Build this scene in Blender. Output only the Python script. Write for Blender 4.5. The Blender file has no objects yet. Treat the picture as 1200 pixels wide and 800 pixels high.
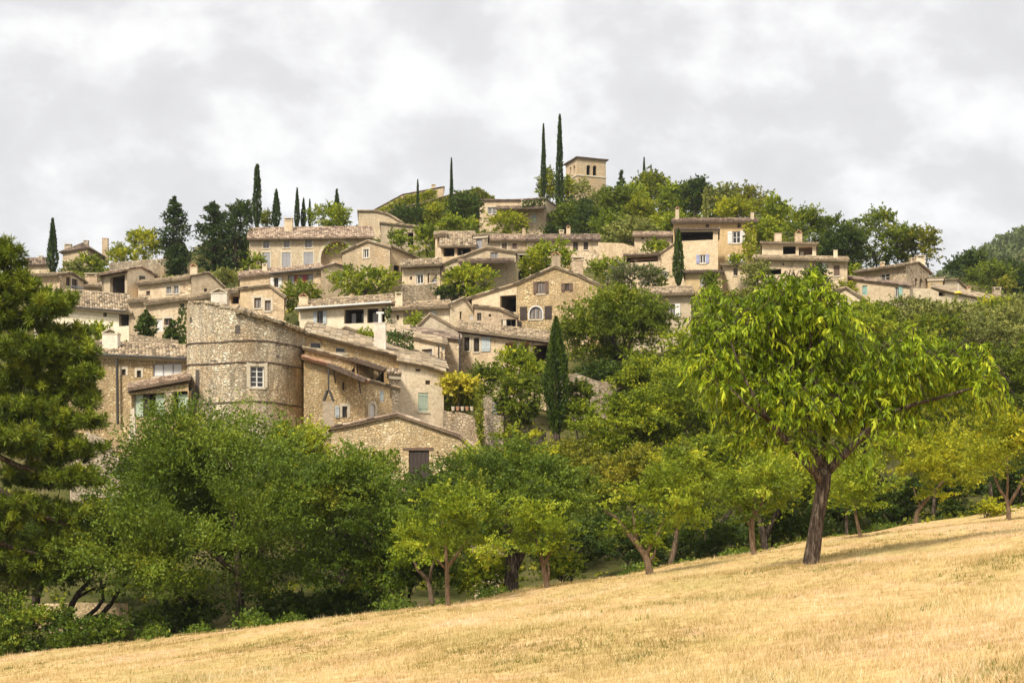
import bpy, math, random
import numpy as np
from mathutils import Vector
from mathutils.geometry import tessellate_polygon

R = math.radians
RND = random.Random(7)
F, HOR, CZ = 1800.0, 620.0, 1.6          # focal length in photo pixels, horizon row, eye height
FB, FC = 0.136, -0.0113                  # slope of the dry field across and along the view
COL = bpy.context.scene.collection

def P(px, py, D): return Vector(((px - 600) / F * D, D, CZ + (HOR - py) / F * D))
def PXY(px, D): return Vector(((px - 600) / F * D, D))
def field_z(x, y): return FB * x + FC * y
def field_depth(px, py): return CZ / (FC + FB * (px - 600) / F + (py - HOR) / F)

# ------------------------------------------------------------------ materials
def new_mat(name):
    m = bpy.data.materials.new(name); m.use_nodes = True
    nt = m.node_tree; nt.nodes.clear()
    out = nt.nodes.new('ShaderNodeOutputMaterial')
    return m, nt, out
def N(nt, t, **kw):
    n = nt.nodes.new(t)
    for k, v in kw.items():
        if k.startswith('i_'):
            key = k[2:].replace('_', ' ')
            for s in n.inputs:
                if s.name == key and s.enabled: s.default_value = v; break
            else: n.inputs[key].default_value = v
        else: setattr(n, k, v)
    return n
def ramp(nt, fac, stops, interp='LINEAR'):
    r = nt.nodes.new('ShaderNodeValToRGB'); r.color_ramp.interpolation = interp
    cr = r.color_ramp
    while len(cr.elements) < len(stops): cr.elements.new(0.5)
    for e, (p, c) in zip(cr.elements, stops):
        e.position = p; e.color = (c[0], c[1], c[2], 1) if not isinstance(c, (int, float)) else (c, c, c, 1)
    nt.links.new(fac, r.inputs[0]); return r.outputs[0]
def mixc(nt, fac, a, b, mode='MIX'):
    m = nt.nodes.new('ShaderNodeMix'); m.data_type = 'RGBA'; m.blend_type = mode
    for s, v in ((m.inputs[0], fac), (m.inputs[6], a), (m.inputs[7], b)):
        if hasattr(v, 'is_linked') or hasattr(v, 'links'): nt.links.new(v, s)
        elif isinstance(v, (int, float)): s.default_value = v
        else: s.default_value = (v[0], v[1], v[2], 1)
    return m.outputs[2]
def objco(nt, scale=(1, 1, 1)):
    tc = N(nt, 'ShaderNodeTexCoord'); mp = N(nt, 'ShaderNodeMapping')
    mp.inputs['Scale'].default_value = scale
    nt.links.new(tc.outputs['Object'], mp.inputs[0]); return mp.outputs[0]
def noise(nt, vec, scale, detail=4, rough=.6, dist=0):
    n = N(nt, 'ShaderNodeTexNoise'); n.inputs['Scale'].default_value = scale
    n.inputs['Detail'].default_value = detail; n.inputs['Roughness'].default_value = rough
    n.inputs['Distortion'].default_value = dist
    nt.links.new(vec, n.inputs['Vector']); return n
def bump(nt, h, strength, dist=.05):
    b = N(nt, 'ShaderNodeBump'); b.inputs['Strength'].default_value = strength; b.inputs['Distance'].default_value = dist
    nt.links.new(h, b.inputs['Height']); return b.outputs[0]
def princ(nt, out, col, rough=.9, nrm=None, spec=.2):
    p = N(nt, 'ShaderNodeBsdfPrincipled'); p.inputs['Roughness'].default_value = rough
    p.inputs['Specular IOR Level'].default_value = spec
    if isinstance(col, tuple): p.inputs['Base Color'].default_value = (*col, 1)
    else: nt.links.new(col, p.inputs['Base Color'])
    if nrm is not None: nt.links.new(nrm, p.inputs['Normal'])
    nt.links.new(p.outputs[0], out.inputs[0]); return p

def stone_mat(name, tones, mortar, size=.3, flat=1.7, stain=.5, stainc=(.12, .1, .08), bmp=.9, mw=.09, crev=.8):
    """rubble: two sizes of uneven stones, mortar, open dark joints, weather stains"""
    m, nt, out = new_mat(name)
    v = objco(nt, (1, 1, flat))
    n0 = noise(nt, v, 1.6 / size, 3)
    add = N(nt, 'ShaderNodeVectorMath', operation='MULTIPLY_ADD')
    nt.links.new(n0.outputs['Color'], add.inputs[0]); add.inputs[1].default_value = (size * .8,) * 3
    nt.links.new(v, add.inputs[2])
    def cells(sz):
        vo = N(nt, 'ShaderNodeTexVoronoi'); ve = N(nt, 'ShaderNodeTexVoronoi', feature='DISTANCE_TO_EDGE')
        for x in (vo, ve): x.inputs['Scale'].default_value = 1 / sz; nt.links.new(add.outputs[0], x.inputs['Vector'])
        sep = N(nt, 'ShaderNodeSeparateColor'); nt.links.new(vo.outputs['Color'], sep.inputs[0])
        return sep, ve
    s1, e1 = cells(size); s2, e2 = cells(size * .52)
    v2 = objco(nt, (1, 1, .6))
    pick = noise(nt, v2, 1.1, 3); pm = ramp(nt, pick.outputs[0], [(.47, 0.0), (.53, 1.0)])
    rnd = mixc(nt, pm, s1.outputs[0], s2.outputs[0]); dist = mixc(nt, pm, e1.outputs['Distance'], e2.outputs['Distance'])
    rnd2 = mixc(nt, pm, s1.outputs[1], s2.outputs[1])
    c = ramp(nt, rnd, [(i / (len(tones) - 1), t) for i, t in enumerate(tones)])
    c = mixc(nt, ramp(nt, rnd2, [(.72, 0.0), (.95, .75)]), c, tuple(min(.8, x * 1.25 + .06) for x in tones[-2]))
    edge = ramp(nt, dist, [(mw * .5, 1.0), (mw * 1.9, 0.0)])
    c = mixc(nt, edge, c, mortar)
    fine = noise(nt, v, 5.5, 4, .7)
    ck = N(nt, 'ShaderNodeMath', operation='MULTIPLY')
    nt.links.new(ramp(nt, dist, [(mw * .35, 1.0), (mw * 1.1, 0.0)]), ck.inputs[0])
    nt.links.new(ramp(nt, fine.outputs[0], [(.40, 0.0), (.54, crev)]), ck.inputs[1])
    c = mixc(nt, ck.outputs[0], c, tuple(x * .16 for x in mortar))
    big = noise(nt, v2, .30, 6, .7, .6)
    st = ramp(nt, big.outputs[0], [(.50, 0.0), (.66, stain)])
    c = mixc(nt, st, c, mixc(nt, .7, c, stainc))
    smear = noise(nt, v2, .75, 6, .72, .3)
    c = mixc(nt, ramp(nt, smear.outputs[0], [(.48, .0), (.64, .45)]), c, tuple(x * .97 for x in mortar))
    sk = noise(nt, objco(nt, (1.3, 1.3, .13)), 1.0, 6, .65, .5)
    c = mixc(nt, ramp(nt, sk.outputs[0], [(.50, 0.0), (.66, stain * .85)]), c, mixc(nt, .75, c, stainc))
    warm = noise(nt, v2, .5, 4)
    c = mixc(nt, ramp(nt, warm.outputs[0], [(.48, 0.0), (.66, .5)]), c, mixc(nt, .5, c, (.56, .33, .12)))
    pale = noise(nt, objco(nt, (.9, .9, .7)), .8, 5, .7)
    c = mixc(nt, ramp(nt, pale.outputs[0], [(.56, 0.0), (.68, .45)]), c, (.66, .56, .41))
    c = mixc(nt, .5, c, ramp(nt, fine.outputs[0], [(.30, (.38, .37, .36)), (.52, (1.12, 1.12, 1.12))]), 'MULTIPLY')
    c = mixc(nt, 1.0, c, (1.26, 1.23, 1.20), 'MULTIPLY')
    oi = N(nt, 'ShaderNodeObjectInfo'); c = mixc(nt, 1.0, c, ramp(nt, oi.outputs['Random'], [(0, (.80, .79, .80)), (.35, (1.0, .96, .90)), (.6, (1.0, 1.0, 1.0)), (1, (1.12, 1.12, 1.14))]), 'MULTIPLY')
    hgt = mixc(nt, .45, ramp(nt, dist, [(0, 0.0), (mw * 2.2, 1.0)]), fine.outputs[0])
    princ(nt, out, c, .95, bump(nt, hgt, bmp, .12), .1)
    return m

def plaster_mat(name, base, dark, light, stain=.35, stones=.25):
    """lime render: blotched, streaked downwards, patches where the stones show"""
    m, nt, out = new_mat(name)
    v = objco(nt); vs = objco(nt, (1.8, 1.8, .22))
    a = noise(nt, v, .8, 7, .7); b = noise(nt, vs, 1.2, 6, .65, .4); f = noise(nt, v, 7, 4, .7); g_ = noise(nt, objco(nt, (1, 1, .7)), .45, 6, .7)
    c = mixc(nt, ramp(nt, a.outputs[0], [(.38, 0.0), (.62, 1.0)]), tuple(.7 * x + .3 * y for x, y in zip(base, dark)), light)
    c = mixc(nt, ramp(nt, b.outputs[0], [(.46, 0.0), (.68, stain * 1.3)]), c, dark)
    vo = N(nt, 'ShaderNodeTexVoronoi'); vo.inputs['Scale'].default_value = 3.4
    ve = N(nt, 'ShaderNodeTexVoronoi', feature='DISTANCE_TO_EDGE'); ve.inputs['Scale'].default_value = 3.4
    vv = N(nt, 'ShaderNodeVectorMath', operation='MULTIPLY_ADD'); nt.links.new(f.outputs['Color'], vv.inputs[0]); vv.inputs[1].default_value = (.22,) * 3
    nt.links.new(objco(nt, (1, 1, 1.8)), vv.inputs[2])
    for x in (vo, ve): nt.links.new(vv.outputs[0], x.inputs['Vector'])
    sep = N(nt, 'ShaderNodeSeparateColor'); nt.links.new(vo.outputs['Color'], sep.inputs[0])
    stn = ramp(nt, sep.outputs[0], [(0, tuple(x * .8 for x in dark)), (.5, base), (1, tuple(min(.75, x * 1.1) for x in light))])
    stn = mixc(nt, ramp(nt, ve.outputs['Distance'], [(.02, .75), (.12, 0.0)]), stn, tuple(x * .45 for x in dark))
    msk = ramp(nt, g_.outputs[0], [(.46, .12), (.60, min(1, stones * 3.2))])
    c = mixc(nt, msk, c, stn)
    c = mixc(nt, .4, c, ramp(nt, f.outputs[0], [(.30, (.45, .44, .42)), (.52, (1.1, 1.1, 1.1))]), 'MULTIPLY')
    c = mixc(nt, 1.0, c, (1.24, 1.22, 1.19), 'MULTIPLY')
    oi = N(nt, 'ShaderNodeObjectInfo'); c = mixc(nt, 1.0, c, ramp(nt, oi.outputs['Random'], [(0, (.80, .79, .80)), (.35, (1.0, .96, .90)), (.6, (1.0, 1.0, 1.0)), (1, (1.12, 1.12, 1.14))]), 'MULTIPLY')
    princ(nt, out, c, .95, bump(nt, mixc(nt, .5, f.outputs[0], ve.outputs['Distance']), .5, .06), .1)
    return m

def tint_mat(name, stops, rough=.9, bmp=0, spec=.2, grain=.3, gscale=6):
    """colour from the per-face 'tint' of single tiles"""
    m, nt, out = new_mat(name)
    at = N(nt, 'ShaderNodeAttribute', attribute_name='tint')
    v = objco(nt)
    f = noise(nt, v, gscale, 4); big = noise(nt, v, .5, 4)
    add = N(nt, 'ShaderNodeMath', operation='MULTIPLY_ADD')
    nt.links.new(big.outputs[0], add.inputs[0]); add.inputs[1].default_value = .6
    nt.links.new(at.outputs['Fac'], add.inputs[2])
    sub = N(nt, 'ShaderNodeMath', operation='SUBTRACT'); nt.links.new(add.outputs[0], sub.inputs[0]); sub.inputs[1].default_value = .3
    c = ramp(nt, sub.outputs[0], stops)
    c = mixc(nt, grain, c, ramp(nt, f.outputs[0], [(.3, (.45, .45, .45)), (.7, (1.05, 1.05, 1.05))]), 'MULTIPLY')
    princ(nt, out, c, rough, bump(nt, f.outputs[0], bmp, .02) if bmp else None, spec)
    return m

def leaf_mat(name, stops, trans=.3, rough=.55):
    m, nt, out = new_mat(name)
    at = N(nt, 'ShaderNodeAttribute', attribute_name='tint')
    c = ramp(nt, at.outputs['Fac'], stops)
    p = N(nt, 'ShaderNodeBsdfPrincipled'); p.inputs['Roughness'].default_value = rough
    p.inputs['Specular IOR Level'].default_value = .25
    nt.links.new(c, p.inputs['Base Color'])
    t = N(nt, 'ShaderNodeBsdfTranslucent'); nt.links.new(mixc(nt, .5, c, (.25, .3, .02), 'MIX'), t.inputs[0])
    mx = N(nt, 'ShaderNodeMixShader'); mx.inputs[0].default_value = trans
    nt.links.new(p.outputs[0], mx.inputs[1]); nt.links.new(t.outputs[0], mx.inputs[2])
    nt.links.new(mx.outputs[0], out.inputs[0]); return m

def plain_mat(name, col, rough=.7, var=.25, scale=5, stretch=(1, 1, 1), spec=.3, bmp=.15):
    m, nt, out = new_mat(name)
    n = noise(nt, objco(nt, stretch), scale, 5)
    c = mixc(nt, ramp(nt, n.outputs[0], [(.3, 0.0), (.7, 1.0)]), tuple(x * (1 - var) for x in col), tuple(min(1, x * (1 + var)) for x in col))
    princ(nt, out, c, rough, bump(nt, n.outputs[0], bmp, .02), spec); return m

M = {}
def mats():
    M['rubble'] = stone_mat('rubble_tower', [(.24, .195, .13), (.58, .48, .33), (.40, .32, .215), (.70, .61, .46), (.52, .38, .21)], (.58, .49, .34), .25, 2.1, .9, (.10, .085, .068), 1.0, .065, .95)
    M['rubble_gold'] = stone_mat('rubble_golden', [(.34, .24, .12), (.57, .44, .25), (.45, .32, .16), (.64, .52, .33), (.52, .36, .17)], (.54, .42, .25), .23, 1.8, .35, (.16, .12, .08), .8, .08)
    M['rubble_grey'] = stone_mat('rubble_grey', [(.26, .21, .15), (.46, .38, .27), (.35, .285, .20), (.56, .48, .36)], (.44, .365, .26), .28, 1.6, .6, (.09, .08, .065), 1.0, .07)
    M['coursed'] = stone_mat('coursed_stone', [(.37, .29, .185), (.54, .44, .30), (.45, .36, .235), (.61, .52, .38)], (.55, .46, .325), .28, 2.1, .45, (.2, .15, .1), .6, .08, .6)
    M['beige'] = plaster_mat('beige_render', (.53, .42, .28), (.28, .205, .13), (.60, .49, .35), .4, .3)
    M['pale'] = plaster_mat('pale_render', (.56, .46, .315), (.37, .29, .19), (.62, .53, .385), .3, .15)
    M['grey'] = plaster_mat('grey_render', (.38, .315, .23), (.215, .17, .12), (.45, .38, .28), .5, .3)
    M['ochre'] = plaster_mat('ochre_render', (.48, .36, .20), (.33, .24, .125), (.53, .41, .24), .3, .12)
    M['cream'] = plaster_mat('cream_render', (.63, .55, .41), (.47, .39, .27), (.69, .62, .49), .25, .08)
    M['white'] = plaster_mat('white_render', (.62, .58, .51), (.42, .37, .30), (.69, .65, .58), .3, .05)
    M['tan'] = tint_mat('tan_roof_tiles', [(0, (.10, .077, .054)), (.3, (.27, .205, .135)), (.6, (.42, .33, .215)), (.85, (.50, .375, .24)), (1, (.60, .51, .38))])
    M['pink'] = tint_mat('pink_roof_tiles', [(0, (.13, .09, .065)), (.35, (.31, .22, .155)), (.7, (.46, .34, .24)), (1, (.60, .49, .37))])
    M['brown'] = tint_mat('brown_roof_tiles', [(0, (.075, .055, .043)), (.4, (.18, .128, .092)), (.75, (.29, .21, .15)), (1, (.42, .33, .245))])
    M['red'] = tint_mat('red_roof_tiles', [(0, (.22, .12, .08)), (.4, (.42, .22, .13)), (.75, (.50, .31, .20)), (1, (.56, .43, .31))])
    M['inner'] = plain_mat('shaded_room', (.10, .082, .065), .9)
    M['wood'] = plain_mat('dark_brown_wood', (.055, .038, .03), .6, .35, 6, (5, 5, .6))
    M['wood2'] = plain_mat('brown_wood', (.15, .095, .065), .7, .3, 6, (5, 5, .6))
    M['blue'] = plain_mat('pale_blue_paint', (.46, .50, .50), .6, .12)
    M['lilac'] = plain_mat('lilac_paint', (.34, .36, .52), .6, .12)
    M['green'] = plain_mat('pale_green_paint', (.40, .47, .36), .6, .12)
    M['turq'] = plain_mat('turquoise_paint', (.28, .45, .40), .6, .15)
    M['greyp'] = plain_mat('grey_shutter_paint', (.33, .32, .33), .6, .12, 6, (5, 5, .6))
    M['whitep'] = plain_mat('white_paint', (.68, .66, .62), .5, .08)
    M['trim'] = plain_mat('pale_limestone', (.58, .50, .37), .9, .15)
    M['fascia_shade'] = plain_mat('timber_eave_shade', (.12, .085, .06), .8, .3)  # dark timber brown; also stands in for shade under eaves
    M['metal'] = plain_mat('dark_metal', (.06, .055, .05), .5, .2)
    M['lead'] = plain_mat('grey_metal_sheet', (.40, .42, .44), .4, .15)
    M['cloth'] = plain_mat('red_curtain', (.30, .06, .07), .9, .5, 3, (6, 6, .3))
    M['yellow'] = plain_mat('yellow_cloth', (.75, .55, .05), .8, .15)
    M['terra'] = plain_mat('terracotta', (.45, .24, .14), .8, .15)
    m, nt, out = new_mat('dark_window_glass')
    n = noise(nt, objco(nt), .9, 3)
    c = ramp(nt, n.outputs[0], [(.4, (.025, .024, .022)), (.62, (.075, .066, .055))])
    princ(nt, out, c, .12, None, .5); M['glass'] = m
    m, nt, out = new_mat('curtained_glass')
    n = noise(nt, objco(nt, (7, 7, .3)), 2.2, 3)
    c = ramp(nt, n.outputs[0], [(.35, (.12, .11, .10)), (.65, (.34, .32, .30))])
    princ(nt, out, c, .2, None, .5); M['curtain'] = m
    m, nt, out = new_mat('bark')
    v = objco(nt, (7, 7, 1.6)); n = noise(nt, v, 2.0, 6, .7, .5)
    c = ramp(nt, n.outputs[0], [(.34, (.016, .011, .008)), (.5, (.07, .05, .036)), (.64, (.21, .165, .125))])
    princ(nt, out, c, .95, bump(nt, n.outputs[0], 1.0, .08), .1); M['bark'] = m
    m, nt, out = new_mat('pale_bark')
    n = noise(nt, objco(nt, (6, 6, 1.8)), 2.2, 6, .7, .5)
    c = ramp(nt, n.outputs[0], [(.3, (.07, .045, .03)), (.55, (.20, .135, .085)), (.75, (.32, .24, .17))])
    princ(nt, out, c, .95, bump(nt, n.outputs[0], 1.0, .06), .1); M['bark2'] = m
    def G(k, a, b, c, d, tr=.3):
        if k not in ('straw', 'weed', 'flower', 'pinkflower', 'far'):
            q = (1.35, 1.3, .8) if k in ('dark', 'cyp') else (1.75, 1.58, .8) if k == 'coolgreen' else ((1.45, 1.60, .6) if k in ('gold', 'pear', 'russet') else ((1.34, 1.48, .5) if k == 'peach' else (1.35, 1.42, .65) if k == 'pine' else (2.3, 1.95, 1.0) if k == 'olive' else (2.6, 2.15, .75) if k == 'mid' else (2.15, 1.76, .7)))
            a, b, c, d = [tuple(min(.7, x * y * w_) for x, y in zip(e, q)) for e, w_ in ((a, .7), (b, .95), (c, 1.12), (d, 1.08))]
        M[k] = leaf_mat('leaves_' + k, [(0, a), (.4, b), (.75, c), (1, d)], tr)
    G('oak', (.022, .042, .007), (.055, .092, .013), (.105, .15, .022), (.17, .19, .034))
    G('coolgreen', (.021, .043, .009), (.052, .094, .016), (.103, .155, .027), (.18, .205, .042))
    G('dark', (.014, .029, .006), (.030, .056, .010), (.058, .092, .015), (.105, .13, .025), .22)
    G('mid', (.030, .055, .008), (.080, .125, .016), (.145, .19, .026), (.22, .235, .040))
    G('lime', (.050, .080, .008), (.135, .18, .016), (.235, .27, .028), (.36, .36, .055), .38)
    G('peach', (.042, .070, .007), (.115, .16, .014), (.215, .255, .024), (.42, .42, .07), .35)
    G('pear', (.050, .070, .009), (.125, .155, .018), (.22, .235, .035), (.36, .33, .09), .34)
    G('olive', (.050, .068, .027), (.098, .125, .052), (.155, .18, .085), (.22, .23, .12), .22)
    G('gold', (.070, .080, .010), (.17, .175, .018), (.28, .25, .030), (.40, .31, .045), .32)
    G('russet', (.055, .055, .010), (.135, .125, .02), (.21, .17, .032), (.30, .20, .05), .28)
    G('cyp', (.010, .022, .007), (.022, .042, .011), (.040, .066, .016), (.070, .095, .022), .12)
    G('pine', (.018, .032, .006), (.062, .088, .012), (.14, .165, .022), (.24, .25, .04), .18)
    G('far', (.045, .062, .016), (.085, .112, .026), (.13, .155, .038), (.18, .19, .05), .2)
    G('ivy', (.028, .045, .007), (.075, .105, .015), (.14, .165, .025), (.22, .21, .04), .25)
    G('flower', (.28, .27, .02), (.66, .56, .04), (.85, .74, .08), (.9, .85, .3), .25)
    G('pinkflower', (.05, .085, .012), (.12, .15, .03), (.30, .26, .17), (.62, .52, .42), .25)
    G('straw', (.27, .19, .06), (.58, .42, .185), (.73, .54, .285), (.82, .68, .44), .25)
    G('weed', (.14, .14, .03), (.23, .22, .05), (.33, .30, .08), (.55, .50, .34), .3)
mats()

# ------------------------------------------------------------------ mesh helpers
class MB:
    def __init__(s): s.v = []; s.f = []; s.t = []; s.smooth = False
    def quad(s, a, b, c, d, t=.5):
        n = len(s.v); s.v += [tuple(a), tuple(b), tuple(c), tuple(d)]; s.f.append((n, n + 1, n + 2, n + 3)); s.t.append(t)
    def poly(s, pts, t=.5):
        n = len(s.v); s.v += [tuple(p) for p in pts]; s.f.append(tuple(range(n, n + len(pts)))); s.t.append(t)
    def box8(s, p, t=.5):           # p: bottom 4 (ccw from above) then top 4
        n = len(s.v); s.v += [tuple(q) for q in p]
        for f in ((3, 2, 1, 0), (4, 5, 6, 7), (0, 1, 5, 4), (1, 2, 6, 5), (2, 3, 7, 6), (3, 0, 4, 7)):
            s.f.append(tuple(n + i for i in f)); s.t.append(t)
    def bar(s, o, ux, uy, uz, t=.5):  # box from corner o spanned by three vectors
        o, ux, uy, uz = map(Vector, (o, ux, uy, uz))
        s.box8([o, o + ux, o + ux + uy, o + uy, o + uz, o + ux + uz, o + ux + uy + uz, o + uy + uz], t)
    def tube(s, pts, rad, n=8, t=.5, cap=True, wob=0):
        pts = [Vector(p) for p in pts]; rings = []
        up = Vector((0.3, 0.9, 0.2)).normalized()
        for i, p in enumerate(pts):
            d = (pts[min(i + 1, len(pts) - 1)] - pts[max(i - 1, 0)]).normalized()
            a = d.cross(up)
            if a.length < .05: a = d.cross(Vector((1, 0, 0)))
            a.normalize(); b = d.cross(a)
            st = len(s.v)
            for k in range(n):
                an = 2 * math.pi * k / n; r = rad[i] * (1 + wob * RND.uniform(-1, 1))
                s.v.append(tuple(p + a * math.cos(an) * r + b * math.sin(an) * r))
            rings.append(st)
        for i in range(len(rings) - 1):
            for k in range(n):
                k2 = (k + 1) % n
                s.f.append((rings[i] + k, rings[i] + k2, rings[i + 1] + k2, rings[i + 1] + k)); s.t.append(t)
        if cap:
            s.f.append(tuple(rings[-1] + k for k in range(n))); s.t.append(t)
            s.f.append(tuple(rings[0] + k for k in reversed(range(n)))); s.t.append(t)
    def build(s, name, mat, parent=None, origin=None, smooth=False):
        me = bpy.data.meshes.new(name)
        o3 = Vector(origin) if origin is not None else Vector((0, 0, 0))
        if parent is not None and origin is None: o3 = parent.matrix_basis.translation if parent.parent is None else root_loc(parent)
        me.from_pydata([(x - o3.x, y - o3.y, z - o3.z) for x, y, z in s.v], [], s.f)
        a = me.attributes.new('tint', 'FLOAT', 'FACE')
        a.data.foreach_set('value', np.array(s.t, dtype=np.float32))
        if smooth: me.polygons.foreach_set('use_smooth', [True] * len(me.polygons))
        me.materials.append(mat)
        ob = bpy.data.objects.new(name, me); COL.objects.link(ob)
        if parent is not None: ob.parent = parent
        else: ob.location = o3
        return ob
def root_loc(o):
    while o.parent is not None: o = o.parent
    return o.matrix_basis.translation
def tag(o, label, cat, group=None, kind=None):
    if label: o['label'] = label
    if cat: o['category'] = cat
    if group: o['group'] = group
    if kind: o['kind'] = kind
    return o
def empty(name, loc):
    o = bpy.data.objects.new(name, None); COL.objects.link(o); o.location = loc; o.empty_display_size = .3
    return o
def raw_mesh(name, verts, quads_n, k, tint, mat, parent=None, origin=(0, 0, 0)):
    """fast mesh of quads_n faces with k corners each, vertices not shared"""
    me = bpy.data.meshes.new(name)
    verts = np.asarray(verts, dtype=np.float32).reshape(-1, 3) - np.array(origin, dtype=np.float32)
    nv = len(verts)
    me.vertices.add(nv); me.vertices.foreach_set('co', verts.ravel())
    me.loops.add(nv); me.loops.foreach_set('vertex_index', np.arange(nv, dtype=np.int32))
    me.polygons.add(quads_n); me.polygons.foreach_set('loop_start', np.arange(0, nv, k, dtype=np.int32))
    me.update(calc_edges=True)
    a = me.attributes.new('tint', 'FLOAT', 'FACE'); a.data.foreach_set('value', np.clip(tint, 0, 1).astype(np.float32))
    me.materials.append(mat)
    o = bpy.data.objects.new(name, me); COL.objects.link(o)
    if parent is not None: o.parent = parent
    else: o.location = origin
    return o

# ------------------------------------------------------------------ roofs
def roof_quad(mb, p0, p1, p2, p3, ov=.3, ovs=.2, ridge=True, caps=True, tw=.26, rng=RND, top_ext=0):
    """tiled slope: p0-p1 is the eave, p3-p2 the ridge"""
    p0, p1, p2, p3 = map(Vector, (p0, p1, p2, p3))
    dl = (p0 - p3).normalized(); dr = (p1 - p2).normalized()
    p0, p1 = p0 + dl * ov, p1 + dr * ov
    p3, p2 = p3 - dl * top_ext, p2 - dr * top_ext
    e = (p1 - p0).normalized(); h = (p2 - p3)
    h = h.normalized() if h.length > .05 else e
    p0, p1, p3, p2 = p0 - e * ovs, p1 + e * ovs, p3 - h * ovs, p2 + h * ovs
    L = max((p1 - p0).length, (p2 - p3).length); S = ((p3 - p0).length + (p2 - p1).length) / 2
    n = (p1 - p0).cross(p3 - p0)
    if n.length < 1e-6: n = (p1 - p0).cross(p2 - p1)
    n.normalize()
    if n.z < 0: n = -n
    nc, nr = max(2, round(L / tw)), max(2, round(S / .42))
    cu = [];
    for c in range(nc): cu += [(c, 0.0, .0), (c, .2, .065), (c, .5, .095), (c, .8, .065)]
    cu.append((nc - 1, 1.0, 0.0))
    rv = []
    for r in range(nr): rv += [(r, 0.0, .03), (r, .985, 0.0)]
    jit = [rng.uniform(-.012, .012) for _ in range(nc)]
    sag = [rng.uniform(-.05, .05) for _ in range(3)]
    base = len(mb.v); W = len(cu)
    tints = [[min(1, max(0, rng.gauss(.5, .33))) for _ in range(nc)] for _ in range(nr)]
    jr = [[rng.uniform(-.03, .03) for _ in range(nc)] for _ in range(nr)]
    for (r, fv, hv) in rv:
        v = (r + fv) / nr
        for (c, fu, hu) in cu:
            u = (c + fu) / nc
            vv = v + (jr[r][c] / S if (r == 0 and fv == 0) else 0)
            q = (p0 * (1 - u) + p1 * u) * (1 - vv) + (p3 * (1 - u) + p2 * u) * vv
            s_ = sag[0] * math.sin(math.pi * u) * (1 - v) + sag[1] * math.sin(2 * math.pi * u) * .6 + sag[2] * math.sin(math.pi * v)
            mb.v.append(tuple(q + n * (hu + hv + jit[c] + s_ * .8 + .02)))
    for j in range(len(rv) - 1):
        for i in range(W - 1):
            a = base + j * W + i
            mb.f.append((a, a + 1, a + W + 1, a + W)); mb.t.append(tints[rv[j][0]][cu[i][0]])
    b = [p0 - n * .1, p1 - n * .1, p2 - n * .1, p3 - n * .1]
    mb.poly([b[3], b[2], b[1], b[0]], .1)  # underside tinted dark: eave shade put into the colour
    # skirts, verge shade painted in with a darker tint
    row0 = [base + i for i in range(W)]; rowN = [base + (len(rv) - 1) * W + i for i in range(W)]
    for row, A_, B_ in ((row0, b[0], b[1]), (rowN, b[3], b[2])):
        st = len(mb.v)
        for k in range(W): mb.v.append(tuple(A_.lerp(B_, k / (W - 1))))
        for k in range(W - 1):
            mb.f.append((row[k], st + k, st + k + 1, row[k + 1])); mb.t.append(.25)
    for col, A_, B_ in ((0, b[0], b[3]), (W - 1, b[1], b[2])):
        st = len(mb.v)
        for k in range(len(rv)): mb.v.append(tuple(A_.lerp(B_, k / (len(rv) - 1))))
        for k in range(len(rv) - 1):
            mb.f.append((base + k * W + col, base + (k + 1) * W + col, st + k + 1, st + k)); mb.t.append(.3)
    if caps:
        for A_, B_ in ((p0, p3), (p1, p2)):
            cap_line(mb, A_ + n * .05, B_ + n * .05, rng)
    if ridge: cap_line(mb, p3 + n * .07, p2 + n * .07, rng)
def cap_line(mb, a, b, rng=RND, r=.07):
    a, b = Vector(a), Vector(b); L = (b - a).length
    if L < .2: return
    k = max(1, round(L / .42))
    for i in range(k):
        q0, q1 = a.lerp(b, i / k), a.lerp(b, (i + 1) / k)
        z = Vector((0, 0, rng.uniform(-.015, .015)))
        mb.tube([q0 + z, q1 + z], [r * 1.08, r * .9], 6, min(1, max(0, rng.gauss(.5, .25))))

# ------------------------------------------------------------------ houses
CTRL = []       # ground control points x, y, z
class Face:
    def __init__(s, a, b):
        s.a, s.b = Vector(a), Vector(b); s.d = s.b - s.a; s.L = s.d.length; s.e = s.d / s.L
        s.n = Vector((s.e.y, -s.e.x))          # outward (towards the viewer for a left-to-right face)
    def map(s, px, py):
        k = (px - 600) / F
        t = (k * s.a.y - s.a.x) / (s.d.x - k * s.d.y)
        D = s.a.y + t * s.d.y
        return t * s.L, CZ + (HOR - py) / F * D
    def pt(s, u, z, out=0.0):
        q = s.a + s.e * u + s.n * out
        return Vector((q.x, q.y, z))

def face_wall(mb, face, outline, holes):
    """outline, holes: lists of (u, z); wall skin with real openings and reveals"""
    lists = [[Vector((u, z, 0)) for u, z in outline]] + [[Vector((u, z, 0)) for u, z in h['poly']] for h in holes]
    flat = [q for l in lists for q in l]
    st = len(mb.v)
    for q in flat: mb.v.append(tuple(face.pt(q.x, q.y)))
    for tri in tessellate_polygon(lists):
        a, b, c = [flat[i] for i in tri]
        if abs((b - a).cross(c - a).z) < 1e-7: continue
        if (b - a).cross(c - a).z < 0: tri = (tri[0], tri[2], tri[1])
        mb.f.append(tuple(st + i for i in tri)); mb.t.append(.5)
    for h in holes:
        pl = h['poly']; dp = h['rev']
        for i in range(len(pl)):
            (u0, z0), (u1, z1) = pl[i], pl[(i + 1) % len(pl)]
            mb.quad(face.pt(u0, z0), face.pt(u1, z1), face.pt(u1, z1, -dp), face.pt(u0, z0, -dp))

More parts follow.
